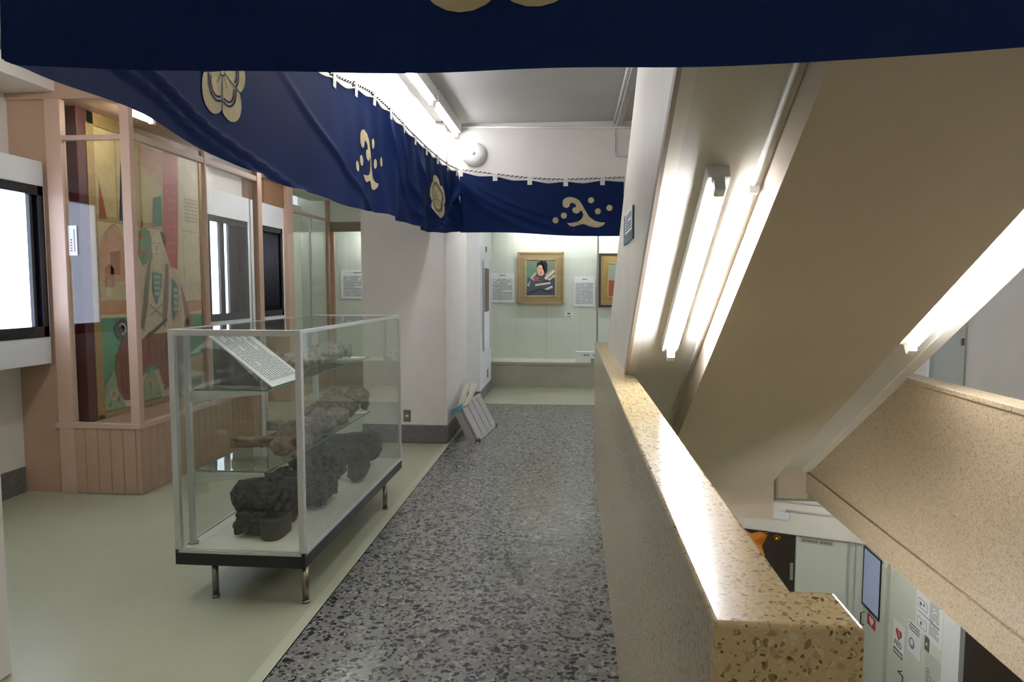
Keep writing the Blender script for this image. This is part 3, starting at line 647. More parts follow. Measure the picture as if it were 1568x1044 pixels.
# painting
PO = (-3.75, 5.2, 0.0)
t = thing('framed_painting', 'tall framed painting of a seated robed figure in a cream and red interior', 'painting', (-3.75, 6.0, 0.5))
box('canvas', mat('painted cream ground', (206, 192, 146), 0.6, noise_amt=0.08, noise_scale=5), (-3.79, -3.755, 5.22, 6.80, 0.505, 2.84), t)
b = B(); fw = 0.085
for a in ((-3.80, -3.735, 5.13, 5.13+fw, 0.5005, 2.92), (-3.80, -3.735, 6.80-fw+0.04, 6.84, 0.5005, 2.92), (-3.80, -3.735, 5.13, 6.84, 0.5005, 0.5405), (-3.80, -3.735, 5.13, 6.84, 2.82, 2.92)): b.box(*a)
b.build('frame', M_gold, t, 0.004)
box('side_board', M_darkred, (-3.82, -3.74, 5.03, 5.13, 0.5005, 2.92), t, 0.003)
ART = [
 ('yellow panel', (204,184,124), [[(0.03,2.1),(0.62,2.1),(0.62,2.8),(0.03,2.8)]]),
 ('cream panel', (212,204,166), [[(1.2,1.3),(1.56,1.3),(1.56,2.8),(1.2,2.8)]]),
 ('ochre rail', (180,150,96), [[(0.03,2.08),(0.95,2.08),(0.95,2.13),(0.03,2.13)],[(0.28,2.13),(0.305,2.13),(0.305,2.8),(0.28,2.8)],[(0.6,1.9),(0.62,1.9),(0.62,2.8),(0.6,2.8)],[(1.25,1.4),(1.26,1.4),(1.26,2.1),(1.25,2.1)],[(1.25,2.1),(1.5,2.1),(1.5,2.11),(1.25,2.11)]]),
 ('pale band', (206,188,150), [[(0.01,1.58),(1.55,1.62),(1.55,1.50),(0.01,1.46)]]),
 ('salmon band', (196,140,104), [[(0.02,1.45),(0.52,1.45),(0.52,1.33),(0.02,1.34)],[(1.2,1.42),(1.55,1.44),(1.55,1.33),(1.2,1.32)]]),
 ('green floor', (78,150,112), [[(0.02,1.31),(1.55,1.29),(1.55,0.9),(0.02,0.73)]]),
 ('pink wash', (212,160,136), [[(0.62,2.79),(1.2,2.8),(1.18,2.55),(0.95,2.48),(0.61,2.63)]]),
 ('red cloth', (184,56,58), [[(0.95,2.5),(1.2,2.55),(1.14,1.73),(1.03,1.75),(0.92,1.98)]]),
 ('pink cloth', (196,92,84), [[(0.96,2.8),(1.2,2.8),(1.2,2.55),(0.95,2.5)]]),
 ('blue robe', (52,74,104), [[(0.39,2.66),(0.45,2.7),(0.48,2.54),(0.46,2.3),(0.48,2.12),(0.31,2.11),(0.36,2.37),(0.35,2.58)]]),
 ('rust robe', (150,66,40), [[(0.07,2.42),(0.12,2.24),(0.15,2.11),(0.06,2.1)]]),
 ('pink arch', (212,160,134), [[(0.03,1.61),(0.05,1.88),(0.12,2.0),(0.21,2.07),(0.32,1.98),(0.39,1.8),(0.4,1.61)]]),
 ('arch door', (168,116,88), [[(0.1,1.56),(0.1,1.71),(0.16,1.75),(0.21,1.71),(0.21,1.56)],[(0.17,1.66),(0.17,1.84),(0.3,1.86),(0.29,1.66)]]),
 ('green robe', (60,132,104), [[(0.8,2.36),(0.91,2.39),(0.91,2.12),(0.76,2.1)]]),
 ('flower cluster', (104,150,118), [[(0.56,2.04),(0.66,2.09),(0.74,2.0),(0.73,1.79),(0.62,1.74),(0.56,1.81)]]),
 ('red blossoms', (180,96,72), [circ(0.58,2.0,0.03,8),circ(0.66,1.86,0.025,8),circ(0.57,1.86,0.03,8),circ(0.7,2.04,0.02,8)]),
 ('floor cloth', (96,118,84), [[(0.02,0.545),(1.27,0.545),(1.5,0.58),(1.5,0.66),(0.8,0.6),(0.02,0.62)]]),
 ('grey back robe', (120,112,116), [[(1.08,1.15),(1.24,1.05),(1.27,0.6),(1.08,0.55)]]),
 ('cream robe', (206,192,164), [[(0.40,1.56),(0.52,1.72),(0.76,1.81),(1.03,1.74),(1.16,1.62),(1.22,1.42),(1.28,1.18),(1.0,1.08),(0.71,1.08),(0.50,1.16),(0.34,1.2),(0.38,1.44)]]),
 ('mauve sleeve', (150,112,104), [[(1.16,1.61),(1.23,1.49),(1.31,1.3),(1.3,1.18),(1.24,1.2),(1.2,1.42)],[(1.22,1.24),(1.34,1.28),(1.35,1.15),(1.2,1.12)]]),
 ('russet trousers', (134,66,48), [[(0.16,0.7),(0.19,0.99),(0.3,1.14),(0.43,1.23),(0.46,0.9),(0.42,0.59),(0.25,0.62)],[(0.5,1.1),(0.58,1.19),(0.72,1.14),(1.01,1.14),(1.04,0.82),(0.96,0.6),(0.84,0.67),(0.78,0.84),(0.61,0.87),(0.52,0.76)]]),
 ('sage garment', (138,164,132), [[(0.02,0.56),(0.05,0.77),(0.16,0.88),(0.2,0.7),(0.27,0.61),(0.3,0.55)],[(0.47,0.56),(0.54,0.72),(0.67,0.86),(0.79,0.65),(0.8,0.56)]]),
 ('cream emblem', (204,186,130), [circ(0.14,0.68,0.05,6),circ(0.63,0.70,0.055,6)]),
 ('emblem centre', (150,140,96), [circ(0.14,0.68,0.03,8),circ(0.63,0.70,0.032,8)]),
 ('pale socks', (206,196,174), [[(0.25,0.61),(0.44,0.59),(0.46,0.55),(0.29,0.55)],[(0.8,0.62),(1.02,0.59),(1.01,0.55),(0.8,0.55)]]),
 ('skin tone', (220,204,172), [[(0.73,1.99),(0.79,2.06),(0.88,2.05),(0.93,1.96),(0.90,1.85),(0.87,1.72),(0.78,1.72),(0.76,1.8),(0.72,1.9)],[(0.5,1.14),(0.62,1.2),(0.66,1.17),(0.54,1.1)],[(0.84,1.27),(0.92,1.24),(0.96,1.16),(0.88,1.14)]]),
 ('black hair', (62,52,46), [[(0.86,2.07),(0.94,2.05),(0.96,1.98),(0.93,1.92),(0.9,1.97)]]),
 ('brow and lips', (120,84,70), [[(0.745,1.95),(0.79,1.955),(0.79,1.96),(0.745,1.958)],[(0.82,1.955),(0.87,1.95),(0.87,1.956),(0.82,1.962)],[(0.785,1.855),(0.82,1.855),(0.82,1.863),(0.785,1.863)],[(0.80,1.94),(0.806,1.94),(0.81,1.89),(0.795,1.89)]]),
 ('grey collar', (116,106,86), [[(0.66,1.76),(0.71,1.8),(0.64,1.4),(0.57,1.19),(0.52,1.2)],[(0.93,1.78),(0.98,1.77),(0.95,1.38),(0.89,1.18),(0.85,1.24)]]),
 ('teal pattern', (70,122,120), [[(0.72,1.70),(0.87,1.68),(0.85,1.56),(0.78,1.40),(0.72,1.52)],[(1.03,1.65),(1.13,1.56),(1.11,1.34),(1.02,1.24),(1.0,1.38)]]),
 ('teal line pattern', (168,196,184), [[(0.74+0.03*(i%3),1.66-0.05*(i//3)),(0.76+0.03*(i%3),1.67-0.05*(i//3)),(0.775+0.03*(i%3),1.64-0.05*(i//3)),(0.755+0.03*(i%3),1.63-0.05*(i//3))] for i in range(12)]+[[(1.04+0.025*(i%3),1.55-0.06*(i//3)),(1.055+0.025*(i%3),1.56-0.06*(i//3)),(1.07+0.025*(i%3),1.52-0.06*(i//3)),(1.05+0.025*(i%3),1.51-0.06*(i//3))] for i in range(12)]),
 ('dark flute', (70,62,52), [[(0.6,1.13),(0.92,1.28),(0.93,1.25),(0.62,1.10)]]),
 ('crossed cords', (150,134,110), [[(0.66,1.4),(0.675,1.41),(0.86,1.30),(0.85,1.29)],[(0.66,1.31),(0.67,1.30),(0.86,1.40),(0.85,1.41)]]),
 ('floor leaf marks', (82,104,76), [[(0.06+0.11*k, 0.60+0.03*(k%3)), (0.10+0.11*k, 0.63+0.03*(k%3)), (0.09+0.11*k, 0.58+0.03*(k%3))] for k in range(11)]),
 ('robe folds', (168,150,124), [[(0.44+0.03*k,1.55),(0.45+0.03*k,1.55),(0.42+0.05*k,1.22),(0.41+0.05*k,1.22)] for k in range(3)]+[[(1.03+0.04*k,1.22),(1.04+0.04*k,1.22),(1.12+0.03*k,1.5),(1.11+0.03*k,1.5)] for k in range(3)]),
 ('trouser folds', (104,48,40), [[(0.24+0.05*k,1.05),(0.25+0.05*k,1.05),(0.26+0.05*k,0.66),(0.245+0.05*k,0.66)] for k in range(3)]+[[(0.62+0.09*k,1.1),(0.635+0.09*k,1.1),(0.66+0.08*k,0.9),(0.64+0.08*k,0.9)] for k in range(4)]),
 ('lattice', (150,130,90), [rect(1.28,2.2+0.035*k,1.5,2.208+0.035*k) for k in range(7)]+[rect(1.28+0.044*k,2.2,1.286+0.044*k,2.42) for k in range(6)]),
 ('arch moulding', (176,120,96), [[(0.03+0.37*k/12, 1.62+0.44*abs(math.sin(math.pi*k/12))**0.6+0.012), (0.03+0.37*(k+1)/12, 1.62+0.44*abs(math.sin(math.pi*(k+1)/12))**0.6+0.012), (0.03+0.37*(k+1)/12, 1.62+0.44*abs(math.sin(math.pi*(k+1)/12))**0.6), (0.03+0.37*k/12, 1.62+0.44*abs(math.sin(math.pi*k/12))**0.6)] for k in range(12)]),
 ('dark roll', (70,70,74), [circ(0.27,1.21,0.085,20)]),
 ('roll light', (190,190,180), [arcband(0.4, 0, 0.035, 0.052, 10, 2.2)]),
 ('rose dots', (206,116,104), [circ(1.0+0.05*(i%4)+0.02*(i//4%2), 2.45-0.08*(i//4), 0.012, 6) for i in range(30) if 1.0+0.05*(i%4) < 1.15]),
]
ART[-2] = ('roll light', (190,190,180), [[(p[0]+0.27, p[1]+1.21) for p in arcband(0.4, 0, 0.035, 0.052, 10, 2.2)]])
ab = bmesh.new(); am = []
for k, (nm, c, polys) in enumerate(ART):
    am.append(mat('painted '+nm, tuple(x*0.78+0.22*y for x, y in zip(c, (186, 172, 140))), 0.6, noise_amt=0.10, noise_scale=14)); off = -3.7545+0.0004*k  # colours mixed towards beige to paint in the haze of the showcase glass
    for p in polys:
        f = ab.faces.new([ab.verts.new((off, 5.2+q[0], q[1])) for q in p]); f.material_index = k
bmesh.ops.triangulate(ab, faces=ab.faces[:]); me = bpy.data.meshes.new('painted_scene'); ab.to_mesh(me); ab.free()
link('painted_scene', me, am, t)

rn = random.Random(3)
t = thing('notice', 'small white paper notice on the front glass of the large showcase', 'notice', (-3.7, 4.858, 1.9))
slab('sheet', M_paper, (-3.745+0.03, 4.8585, 1.79), (1, 0, 0), ZU, 0.07, 0.22, 0.0015, t)
flat('printed_text', [rect(0.045, 0.03+0.011*k, 0.055, 0.037+0.011*k) for k in range(15)], M_ink, (-3.715, 4.8585, 1.79), (1, 0, 0), ZU, 0.0016, t)
flat('red_text', [rect(0.018, 0.03+0.02*k, 0.032, 0.04+0.02*k) for k in range(5)], M_red, (-3.715, 4.8585, 1.79), (1, 0, 0), ZU, 0.0016, t)

# ================================================================== SECOND BUILT-IN SHOWCASE (left, further away)
t = thing('showcase', 'pale green glazed wall showcase beyond the dark window, tan posts', 'showcase', (-3.9, 10, 0))
box('base', M_tan, (-4.55, -3.84, 9.12, 10.78, 0, 0.5), t)
box('corner_post', M_tanlt, (-4.15, -3.82, 9.101, 9.3, 0.5, 2.928), t)
box('post', M_alupaint, (-3.87, -3.84, 10.0, 10.03, 0.5, 2.6), t)
box('transom', M_tanlt, (-3.88, -3.84, 9.3, 10.76, 2.6, 2.64), t)
box('end_post', M_tan, (-3.88, -3.83, 10.72, 10.79, 0.5, 2.925), t)
box('glass_pane', M_glassg, (-3.862, -3.856, 9.3, 10.0, 0.5, 2.6), t)
box('glass_pane', M_glassg, (-3.862, -3.856, 10.03, 10.72, 0.5, 2.6), t)
box('glass_pane', M_glassg, (-3.862, -3.856, 9.3, 10.72, 2.64, 2.925), t)
b = B(); b.box(-4.6, -4.55, 9.1, 11.39, 0, 2.92); b.box(-4.55, -4.155, 9.1, 9.12, 0.5, 2.92); b.build('back_wall', M_gypsum, t)
t = thing('information_sign', 'beige text sheet inside the pale green wall showcase at the far left', 'panel', (-4.5, 10.3, 1.8))
slab('sheet', mat('beige sheet', (176, 170, 140), 0.7), (-4.548, 10.1, 1.5), (0, 1, 0), ZU, 0.75, 1.1, 0.01, t)
flat('printed_text', dashes(0.75, 1.1, 26, rn), M_ink, (-4.548, 10.1, 1.5), (0, 1, 0), ZU, 0.0105, t)

# ================================================================== FAR WALL SHOWCASE
t = thing('showcase', 'long white glass-fronted wall showcase on a steel plinth at the corridor end', 'showcase', (-1, 11, 0))
box('plinth', M_steel, (-3.84, 1.88, 10.82, 11.36, 0.0, 0.36), t)
b = B(); b.box(-3.84, 1.88, 10.8, 10.86, 0.355, 0.395); b.box(-3.84, 1.88, 10.815, 10.83, 0.31, 0.322); b.build('sill_rail', M_steel, t, 0.003)
box('deck', M_plinth, (-3.84, 1.88, 10.86, 11.4, 0.36, 0.398), t)
b = B(); b.box(-3.84, 1.88, 10.8, 10.86, 2.45, 2.6); b.build('lintel_band', mat('taupe band', (128, 116, 96), 0.5), t)
b = B(); b.box(-3.84, 1.88, 10.81, 10.86, 2.6, H); b.build('upper_panel', M_gypsum, t)
for x0, x1 in ((-3.78, -1.66), (-1.6, 0.38), (0.405, 1.86)): box('glass_pane', M_glass, (x0, x1, 10.826, 10.832, 0.395, 2.45), t)
box('mullion', M_alu, (0.38, 0.405, 10.805, 10.85, 0.395, 2.45), t)
box('lock_block', M_alu, (0.30, 0.42, 10.795, 10.85, 0.395, 0.47), t, 0.003)
box('mullion', M_tan, (-3.84, -3.78, 10.8, 10.86, 0.0, 2.45), t)
box('panel_joint', mat('joint line', (150, 156, 140), 0.7), (-0.42, -0.416, 11.396, 11.3995, 0.4, 2.44), t)
for x in (-0.42, 0.95): fixture('fluorescent_light', 'tube strip behind the lintel of the far wall showcase, %s' % ('left' if x < 0 else 'right'), (x-0.6, 10.95, 2.6), (x+0.6, 10.95, 2.6), (0, 0, -1), 1, drop=0.03, gap=0.02)
fixture('fluorescent_light', 'tube strip behind the lintel at the left end of the far showcase', (-3.6, 10.95, 2.6), (-2.4, 10.95, 2.6), (0, 0, -1), 1, drop=0.03, gap=0.02)

def framed(label, x0, x1, z0, z1, arts, fm, mount, inset, slip=None, y=11.4, bevel=0.006):
    t = thing('framed_painting', label, 'painting', ((x0+x1)/2, y, z0))
    fw = 0.035
    b = B()
    for a in ((x0, x0+fw, z0, z1), (x1-fw, x1, z0, z1), (x0, x1, z0, z0+fw), (x0, x1, z1-fw, z1)): b.box(a[0], a[1], y-0.07, y-0.002, a[2], a[3])
    b.build('frame', fm, t, bevel)
    box('mount', mount, (x0+fw, x1-fw, y-0.055, y-0.01, z0+fw, z1-fw), t)
    ix0, ix1, iz0, iz1 = x0+inset[0], x1-inset[0], z0+inset[1], z1-inset[2]
    if slip: 
        b = B(); s = 0.018
        for a in ((ix0-s, ix0, iz0-s, iz1+s), (ix1, ix1+s, iz0-s, iz1+s), (ix0-s, ix1+s, iz0-s, iz0), (ix0-s, ix1+s, iz1, iz1+s)): b.box(a[0], a[1], y-0.064, y-0.05, a[2], a[3])
        b.build('slip', slip, t, 0.002)
    ab = bmesh.new(); ms = []
    w, h = ix1-ix0, iz1-iz0
    for k, (nm, c, polys) in enumerate(arts):
        ms.append(mat('oil '+nm, c, 0.55))
        for p in polys:
            f = ab.faces.new([ab.verts.new((ix0+q[0]*w, y-0.0555-0.0004*k, iz0+q[1]*h)) for q in p]); f.material_index = k
    bmesh.ops.triangulate(ab, faces=ab.faces[:]); me = bpy.data.meshes.new('painted_picture'); ab.to_mesh(me); ab.free()
    link('painted_picture', me, ms, t); return t
PORT = [('grey green ground', (120,134,118), [rect(0, 0, 1, 1)]), ('green wash', (104,140,110), [[(0,0.45),(0.3,0.5),(0.35,0.75),(0.1,0.85),(0,0.8)]]),
 ('slate robe', (62,72,88), [[(0.0,0.0),(1,0.0),(1,0.45),(0.8,0.62),(0.55,0.5),(0.3,0.6),(0.05,0.5)]]),
 ('pale left sleeve', (176,186,180), [[(0.12,0.5),(0.32,0.66),(0.45,0.5),(0.3,0.4)],[(0.02,0.3),(0.15,0.42),(0.1,0.25)]]),
 ('rose scarf', (150,84,84), [[(0.24,0.5),(0.36,0.62),(0.42,0.44),(0.62,0.42),(0.6,0.36),(0.3,0.38)]]),
 ('cream stripes', (214,206,184), [[(0.62,0.5),(0.95,0.72),(1,0.68),(0.7,0.44)],[(0.75,0.45),(1,0.6),(1,0.55),(0.8,0.42)],[(0.32,0.32),(0.85,0.38),(0.84,0.33),(0.32,0.27)],[(0.35,0.15),(0.6,0.12),(0.92,0.22),(0.9,0.28),(0.6,0.17),(0.36,0.2)]]),
 ('tan stripe', (190,150,104), [[(0.66,0.58),(0.92,0.76),(0.96,0.74),(0.7,0.54)]]),
 ('navy stripes', (34,38,52), [[(0.05,0.08),(0.45,0.22),(0.9,0.12),(0.9,0.06),(0.45,0.14),(0.1,0.02)],[(0.3,0.40),(0.8,0.43),(0.8,0.40),(0.3,0.37)]]),
 ('dark collar', (44,48,56), [[(0.38,0.52),(0.62,0.52),(0.68,0.6),(0.5,0.54),(0.36,0.6)]]),
 ('face', (216,170,136), [[(0.40,0.62),(0.46,0.55),(0.58,0.56),(0.64,0.66),(0.66,0.82),(0.6,0.9),(0.42,0.88),(0.38,0.76)]]),
 ('hair', (32,28,30), [[(0.36,0.78),(0.38,0.92),(0.5,0.97),(0.68,0.97),(0.74,0.88),(0.73,0.7),(0.68,0.62),(0.63,0.62),(0.64,0.78),(0.6,0.86),(0.44,0.85),(0.40,0.8)]]),
 ('features', (84,52,44), [rect(0.42,0.755,0.48,0.77), rect(0.53,0.755,0.6,0.77), rect(0.47,0.63,0.55,0.645), rect(0.495,0.68,0.505,0.74)])]
framed('square gold-framed portrait of a black haired person in striped clothes, end of the corridor', -0.89, -0.138, 1.293, 2.147, PORT, M_gold, M_goldpale, (0.14, 0.145, 0.13), M_goldslip)
RIGHT = [('pale sky', (136,150,136), [rect(0, 0, 1, 1)]), ('brown field', (150,70,48), [rect(0, 0, 1, 0.5)]), ('red shape', (170,54,44), [[(0.2,0),(0.35,0.42),(0.6,0.5),(0.8,0)]])]
framed('ornate gold-framed picture of brown and pale green, right of the dark mullion', 0.43, 1.1, 1.253, 2.122, RIGHT, M_darkbrown, M_gold, (0.16, 0.17, 0.17), M_goldslip)
def caption(label, x0, x1, z0, z1, rows, y=11.4, name='information_sign'):
    t = thing(name, label, 'panel', ((x0+x1)/2, y, z0))
    slab('board', M_paper, (x0, y-0.002, z0), (1, 0, 0), ZU, x1-x0, z1-z0, 0.014, t, 0.002)
    w, h = x1-x0, z1-z0
    if h > 0.2: flat('printed_text', dashes(w, h*0.88, rows, rn, ch=0.45), M_ink, (x0, y-0.0165, z0), (1, 0, 0), ZU, 0.0, t); flat('printed_title', [rect(w*.38, h*.91, w*.62, h*.94)], M_ink, (x0, y-0.0165, z0), (1, 0, 0), ZU, 0, t)
    return t
caption('white text panel left of the square portrait, partly behind the wall corner', -1.34, -0.944, 1.323, 1.806, 15)
caption('white text panel right of the square portrait, beside the dark mullion', 0.03, 0.373, 1.263, 1.742, 18)
caption('white two-paragraph text panel in the far showcase left of the pillar', -3.875, -3.3, 1.38, 1.851, 14)
t = thing('name_card', 'tiny white name card below the square portrait', 'card', (-0.1, 11.4, 1.05))
slab('card', M_paper, (-0.12, 11.398, 1.07), (1, 0, 0), ZU, 0.14, 0.11, 0.003, t)
flat('printed_text', [rect(0.045, 0.06, 0.095, 0.085), rect(0.03, 0.02, 0.11, 0.03)], M_ink, (-0.12, 11.3945, 1.07), (1, 0, 0), ZU, 0, t)
t = thing('leaflet_box', 'low white box with small print on the showcase deck by the mullion', 'box', (0.2, 11.1, 0.398))
box('box_body', M_paper, (0.06, 0.40, 11.0, 11.16, 0.398, 0.55), t, 0.003)
flat('printed_text', [rect(0.13, 0.09, 0.17, 0.11), rect(0.19, 0.08, 0.21, 0.12), rect(0.28, 0.09, 0.32, 0.11)], M_ink, (0.06, 10.999, 0.398), (1, 0, 0), ZU, 0.0, t)

# small things on the pillars
t = thing('power_outlet', 'grey metal power outlet plate low on the front of the white pillar', 'outlet', (-1.64, 6.77, 0.27))
slab('plate', M_switch, (-1.68, 6.769, 0.215), (1, 0, 0), ZU, 0.075, 0.12, 0.006, t, 0.002)
slab('socket', M_paper, (-1.658, 6.763, 0.265), (1, 0, 0), ZU, 0.03, 0.02, 0.002, t)
t = thing('hanging_scroll', 'tall narrow framed picture hung on the side of the far white wall end', 'picture', (-1.24, 9.95, 0.68))
slab('board', M_paper, (-1.239, 9.58, 0.68), (0, 1, 0), ZU, 0.72, 1.26, 0.014, t, 0.003)
slab('print', mat('dark print', (110, 96, 84), 0.6), (-1.239, 9.68, 1.22), (0, 1, 0), ZU, 0.52, 0.62, 0.016, t)
B().box(-1.228, -1.216, 9.565, 9.585, 0.67, 1.95).box(-1.228, -1.216, 10.295, 10.315, 0.67, 1.95).build('frame', M_alu, t)
t = thing('hook_plate', 'small metal hook plate above the tall narrow picture', 'hook', (-1.24, 9.95, 2.1))
box('plate', M_switch, (-1.241, -1.225, 9.92, 9.98, 2.07, 2.15), t)
t = thing('switch_plate', 'narrow dark outlet plate low on the far white wall end', 'outlet', (-1.24, 10.1, 0.3))
box('plate', M_switch, (-1.241, -1.232, 10.08, 10.17, 0.24, 0.36), t)

# notice on the stair balustrade
t = thing('notice', 'small white and dark teal sign on the side of the stair balustrade', 'sign', (0.286, 3.56, 1.86))
slab('board', mat('teal print', (60, 92, 104), 0.4), (0.286, 3.85, 1.785), XR, ZU, 0.56, 0.155, 0.008, t, 0.002)
slab('paper', M_paper, (0.2775, 3.72, 1.83), XR, ZU, 0.40, 0.11, 0.001, t)
flat('printed_text', dashes(0.4, 0.1, 6, rn), M_ink, (0.2764, 3.72, 1.832), XR, ZU, 0.0, t)

# ================================================================== GLASS DISPLAY CASE
cx0, cx1, cy0, cy1 = -1.94, -1.28, 3.17, 5.09
zb0, zb1, zt = 0.19, 0.25, 1.352
t = thing('display_case', 'free-standing glass display case with silver frame and black-edged base on short legs', 'display case', (-1.61, 4.1, 0))
box('base_board', M_black, (cx0, cx1, cy0, cy1, zb0, zb1), t, 0.003)
box('deck', M_plinth, (cx0+0.012, cx1-0.012, cy0+0.012, cy1-0.012, zb1, zb1+0.012), t)
for x, y in ((-1.775, 3.24), (-1.30, 3.22), (-1.30, 4.68), (-1.775, 4.7)):
    B().tube([(x, y, 0.004), (x, y, zb0)], 0.016, 16).lathe([(0.0, 0.0), (0.02, 0.0), (0.02, 0.012), (0.016, 0.014)], (x, y, 0.0), (0, 0, 1), 16).build('leg', M_legsteel, t)
fr = 0.03
for x0, y0 in ((cx0, cy0), (cx1-fr, cy0), (cx1-0.02, cy1-0.02), (cx0, cy1-0.02)):
    q = fr if y0 == cy0 else 0.02
    box('post', M_alupaint, (x0, x0+q, y0, y0+q, zb1+0.012, zt-fr), t, 0.002)
b = B(); b.box(cx0, cx1, cy0, cy0+fr, zt-fr, zt); b.box(cx0, cx0+0.018, cy0+fr, cy1, zt-0.018, zt); b.box(cx1-0.018, cx1, cy0+fr, cy1, zt-0.018, zt); b.box(cx0+0.018, cx1-0.018, cy1-0.018, cy1, zt-0.018, zt)
b.build('top_rail', M_alupaint, t, 0.002)
b = B(); b.box(cx0, cx1, cy0, cy0+0.02, zb1, zb1+0.018); b.box(cx0, cx0+0.02, cy0, cy1, zb1, zb1+0.018); b.box(cx1-0.02, cx1, cy0, cy1, zb1, zb1+0.018)
b.build('bottom_rail', M_alupaint, t, 0.002)
gl = 0.005
box('glass_pane', M_glassg, (cx0+fr, cx1-fr, cy0+0.008, cy0+0.008+gl, zb1+0.018, zt-fr), t)
box('glass_pane', M_glassg, (cx1-0.012, cx1-0.012+gl, cy0+fr, cy1-fr, zb1+0.018, zt-0.018), t)
box('glass_pane', M_glassg, (cx0+0.007, cx0+0.007+gl, cy0+fr, cy1-fr, zb1+0.018, zt-0.018), t)
box('glass_pane', M_glassg, (cx0+fr, cx1-fr, cy1-0.013, cy1-0.013+gl, zb1+0.018, zt-0.018), t)
box('glass_pane', M_glassg, (cx0+0.018, cx1-0.018, cy0+fr, cy1-0.018, zt-0.009, zt-0.003), t)
for y in (3.27, 4.12, 4.97):
    b = B(); b.box(-1.915, -1.89, y-0.013, y+0.013, zb1+0.012, zt-0.02); up = b.build('slotted_upright', M_alupaint, t, 0.002)
    b = B().tube([(-1.902, y, zb1+0.012), (-1.902, y, zb1+0.025)], 0.026, 14); b.build('upright_foot', M_alu, up)
    for z in (1.045, 0.632):
        B().prism([(-1.89, z-0.06), (-1.89, z-0.006), (-1.52, z-0.006), (-1.52, z-0.018)], 'y', y-0.002, y+0.002).build('bracket', M_alupaint, up)
SH = []
for z in (1.045, 0.632):
    s = box('shelf', M_glassg, (-1.89, -1.50, 3.30, 5.02, z-0.006, z), t)
    b = B(); b.box(-1.505, -1.4995, 3.299, 5.021, z-0.0062, z+0.0002); b.box(-1.89, -1.5, 3.2985, 3.304, z-0.0062, z+0.0002); b.build('shelf_edge', M_glassedge, s)

# ------------------------------------------------ carved pieces
tex = bpy.data.textures.new('carving noise', 'CLOUDS'); tex.noise_scale = 0.05; tex.noise_depth = 3
tex2 = bpy.data.textures.new('weather noise', 'MUSGRAVE'); tex2.noise_scale = 0.03
def carve(name, label, cat, loc, build, m, voxel=0.007, d1=0.02, d2=0.008, extra=None, rotz=0.0):
    """shapes merged by voxel remesh, then roughened like worn carving; rests on its lowest point"""
    b = B(); build(b); o = b.build(name, m)
    rm = o.modifiers.new('merge', 'REMESH'); rm.mode = 'VOXEL'; rm.voxel_size = voxel
    a = o.modifiers.new('carve', 'DISPLACE'); a.texture = tex; a.strength = d1; a.mid_level = 0.5; a.texture_coords = 'LOCAL'
    c = o.modifiers.new('weather', 'DISPLACE'); c.texture = tex2; c.strength = d2; c.mid_level = 0.5; c.texture_coords = 'LOCAL'
    bpy.context.view_layer.update(); dg = bpy.context.evaluated_depsgraph_get()
    me = bpy.data.meshes.new_from_object(o.evaluated_get(dg)); me.name = name
    old = o.data; o.modifiers.clear(); o.data = me; bpy.data.meshes.remove(old)
    rot = Matrix.Rotation(rotz, 4, 'Z'); me.transform(rot)
    zm = min(v.co.z for v in me.vertices); me.transform(Matrix.Translation((0, 0, -zm)))
    for p in me.polygons: p.use_smooth = True
    o.location = loc; tag(o, label, cat); return o
DZ = zb1+0.012
def mask1(b):       # lion-like head with a square and a round tenon in front
    b.box(-0.13, 0.02, -0.16, 0.0, 0.0, 0.11); b.box(-0.10, 0.10, -0.05, 0.17, 0.02, 0.16)
    b.blob((-0.04, 0.0, 0.17), (0.13, 0.17, 0.09)); b.blob((0.06, 0.06, 0.17), (0.09, 0.12, 0.10))
    b.blob((-0.14, -0.06, 0.17), (0.05, 0.06, 0.08)); b.blob((-0.10, -0.08, 0.23), (0.035, 0.04, 0.03)); b.blob((0.0, -0.10, 0.22), (0.06, 0.04, 0.035))
    b.blob((0.07, -0.06, 0.21), (0.04, 0.05, 0.04)); b.blob((0.0, 0.05, 0.25), (0.06, 0.10, 0.03)); b.blob((-0.13, 0.03, 0.10), (0.04, 0.07, 0.08))
    for k in range(5): b.tube([(-0.12+0.05*k, -0.13, 0.13), (-0.08+0.05*k, -0.14, 0.18), (-0.05+0.05*k, -0.05, 0.23)], [0.012, 0.016, 0.01], 8)
carve('lion_carving', 'blackened carved wooden lion head with square front tenon, front of the case floor', 'wood carving', (-1.60, 3.53, DZ), mask1, M_wooddark, 0.005, 0.035, 0.008)
o = B().tube([(0, 0, 0), (0, 0, 0.004), (0, 0, 0.1), (0, 0, 0.105)], [0.05, 0.056, 0.056, 0.05], 24).box(-0.055, 0.055, 0.0, 0.12, 0.0, 0.105).build('wooden_block', M_wooddark, None, 0.004, True)
o.location = (-1.535, 3.375, DZ); tag(o, 'dark rounded wooden block in front of the carved lion head', 'wood block')
def mask2(b):
    b.blob((0, 0, 0.13), (0.12, 0.15, 0.12)); b.blob((-0.02, -0.08, 0.22), (0.09, 0.07, 0.07)); b.blob((0.06, 0.07, 0.2), (0.08, 0.09, 0.08))
    b.blob((-0.08, -0.12, 0.12), (0.05, 0.05, 0.06)); b.blob((0.05, -0.13, 0.09), (0.05, 0.04, 0.07)); b.box(-0.07, 0.07, -0.13, 0.12, 0.0, 0.09)
    b.blob((0.1, 0.0, 0.24), (0.05, 0.08, 0.05)); b.blob((-0.02, 0.1, 0.27), (0.07, 0.06, 0.03))
    for k in range(3): b.blob((0.1, -0.09+0.08*k, 0.14+0.04*(k % 2)), (0.035, 0.03, 0.04))
carve('mask_carving', 'rough dark carved wooden mass behind the lion head on the case floor', 'wood carving', (-1.52, 3.97, DZ), mask2, M_woodblack2, 0.006, 0.05, 0.016)
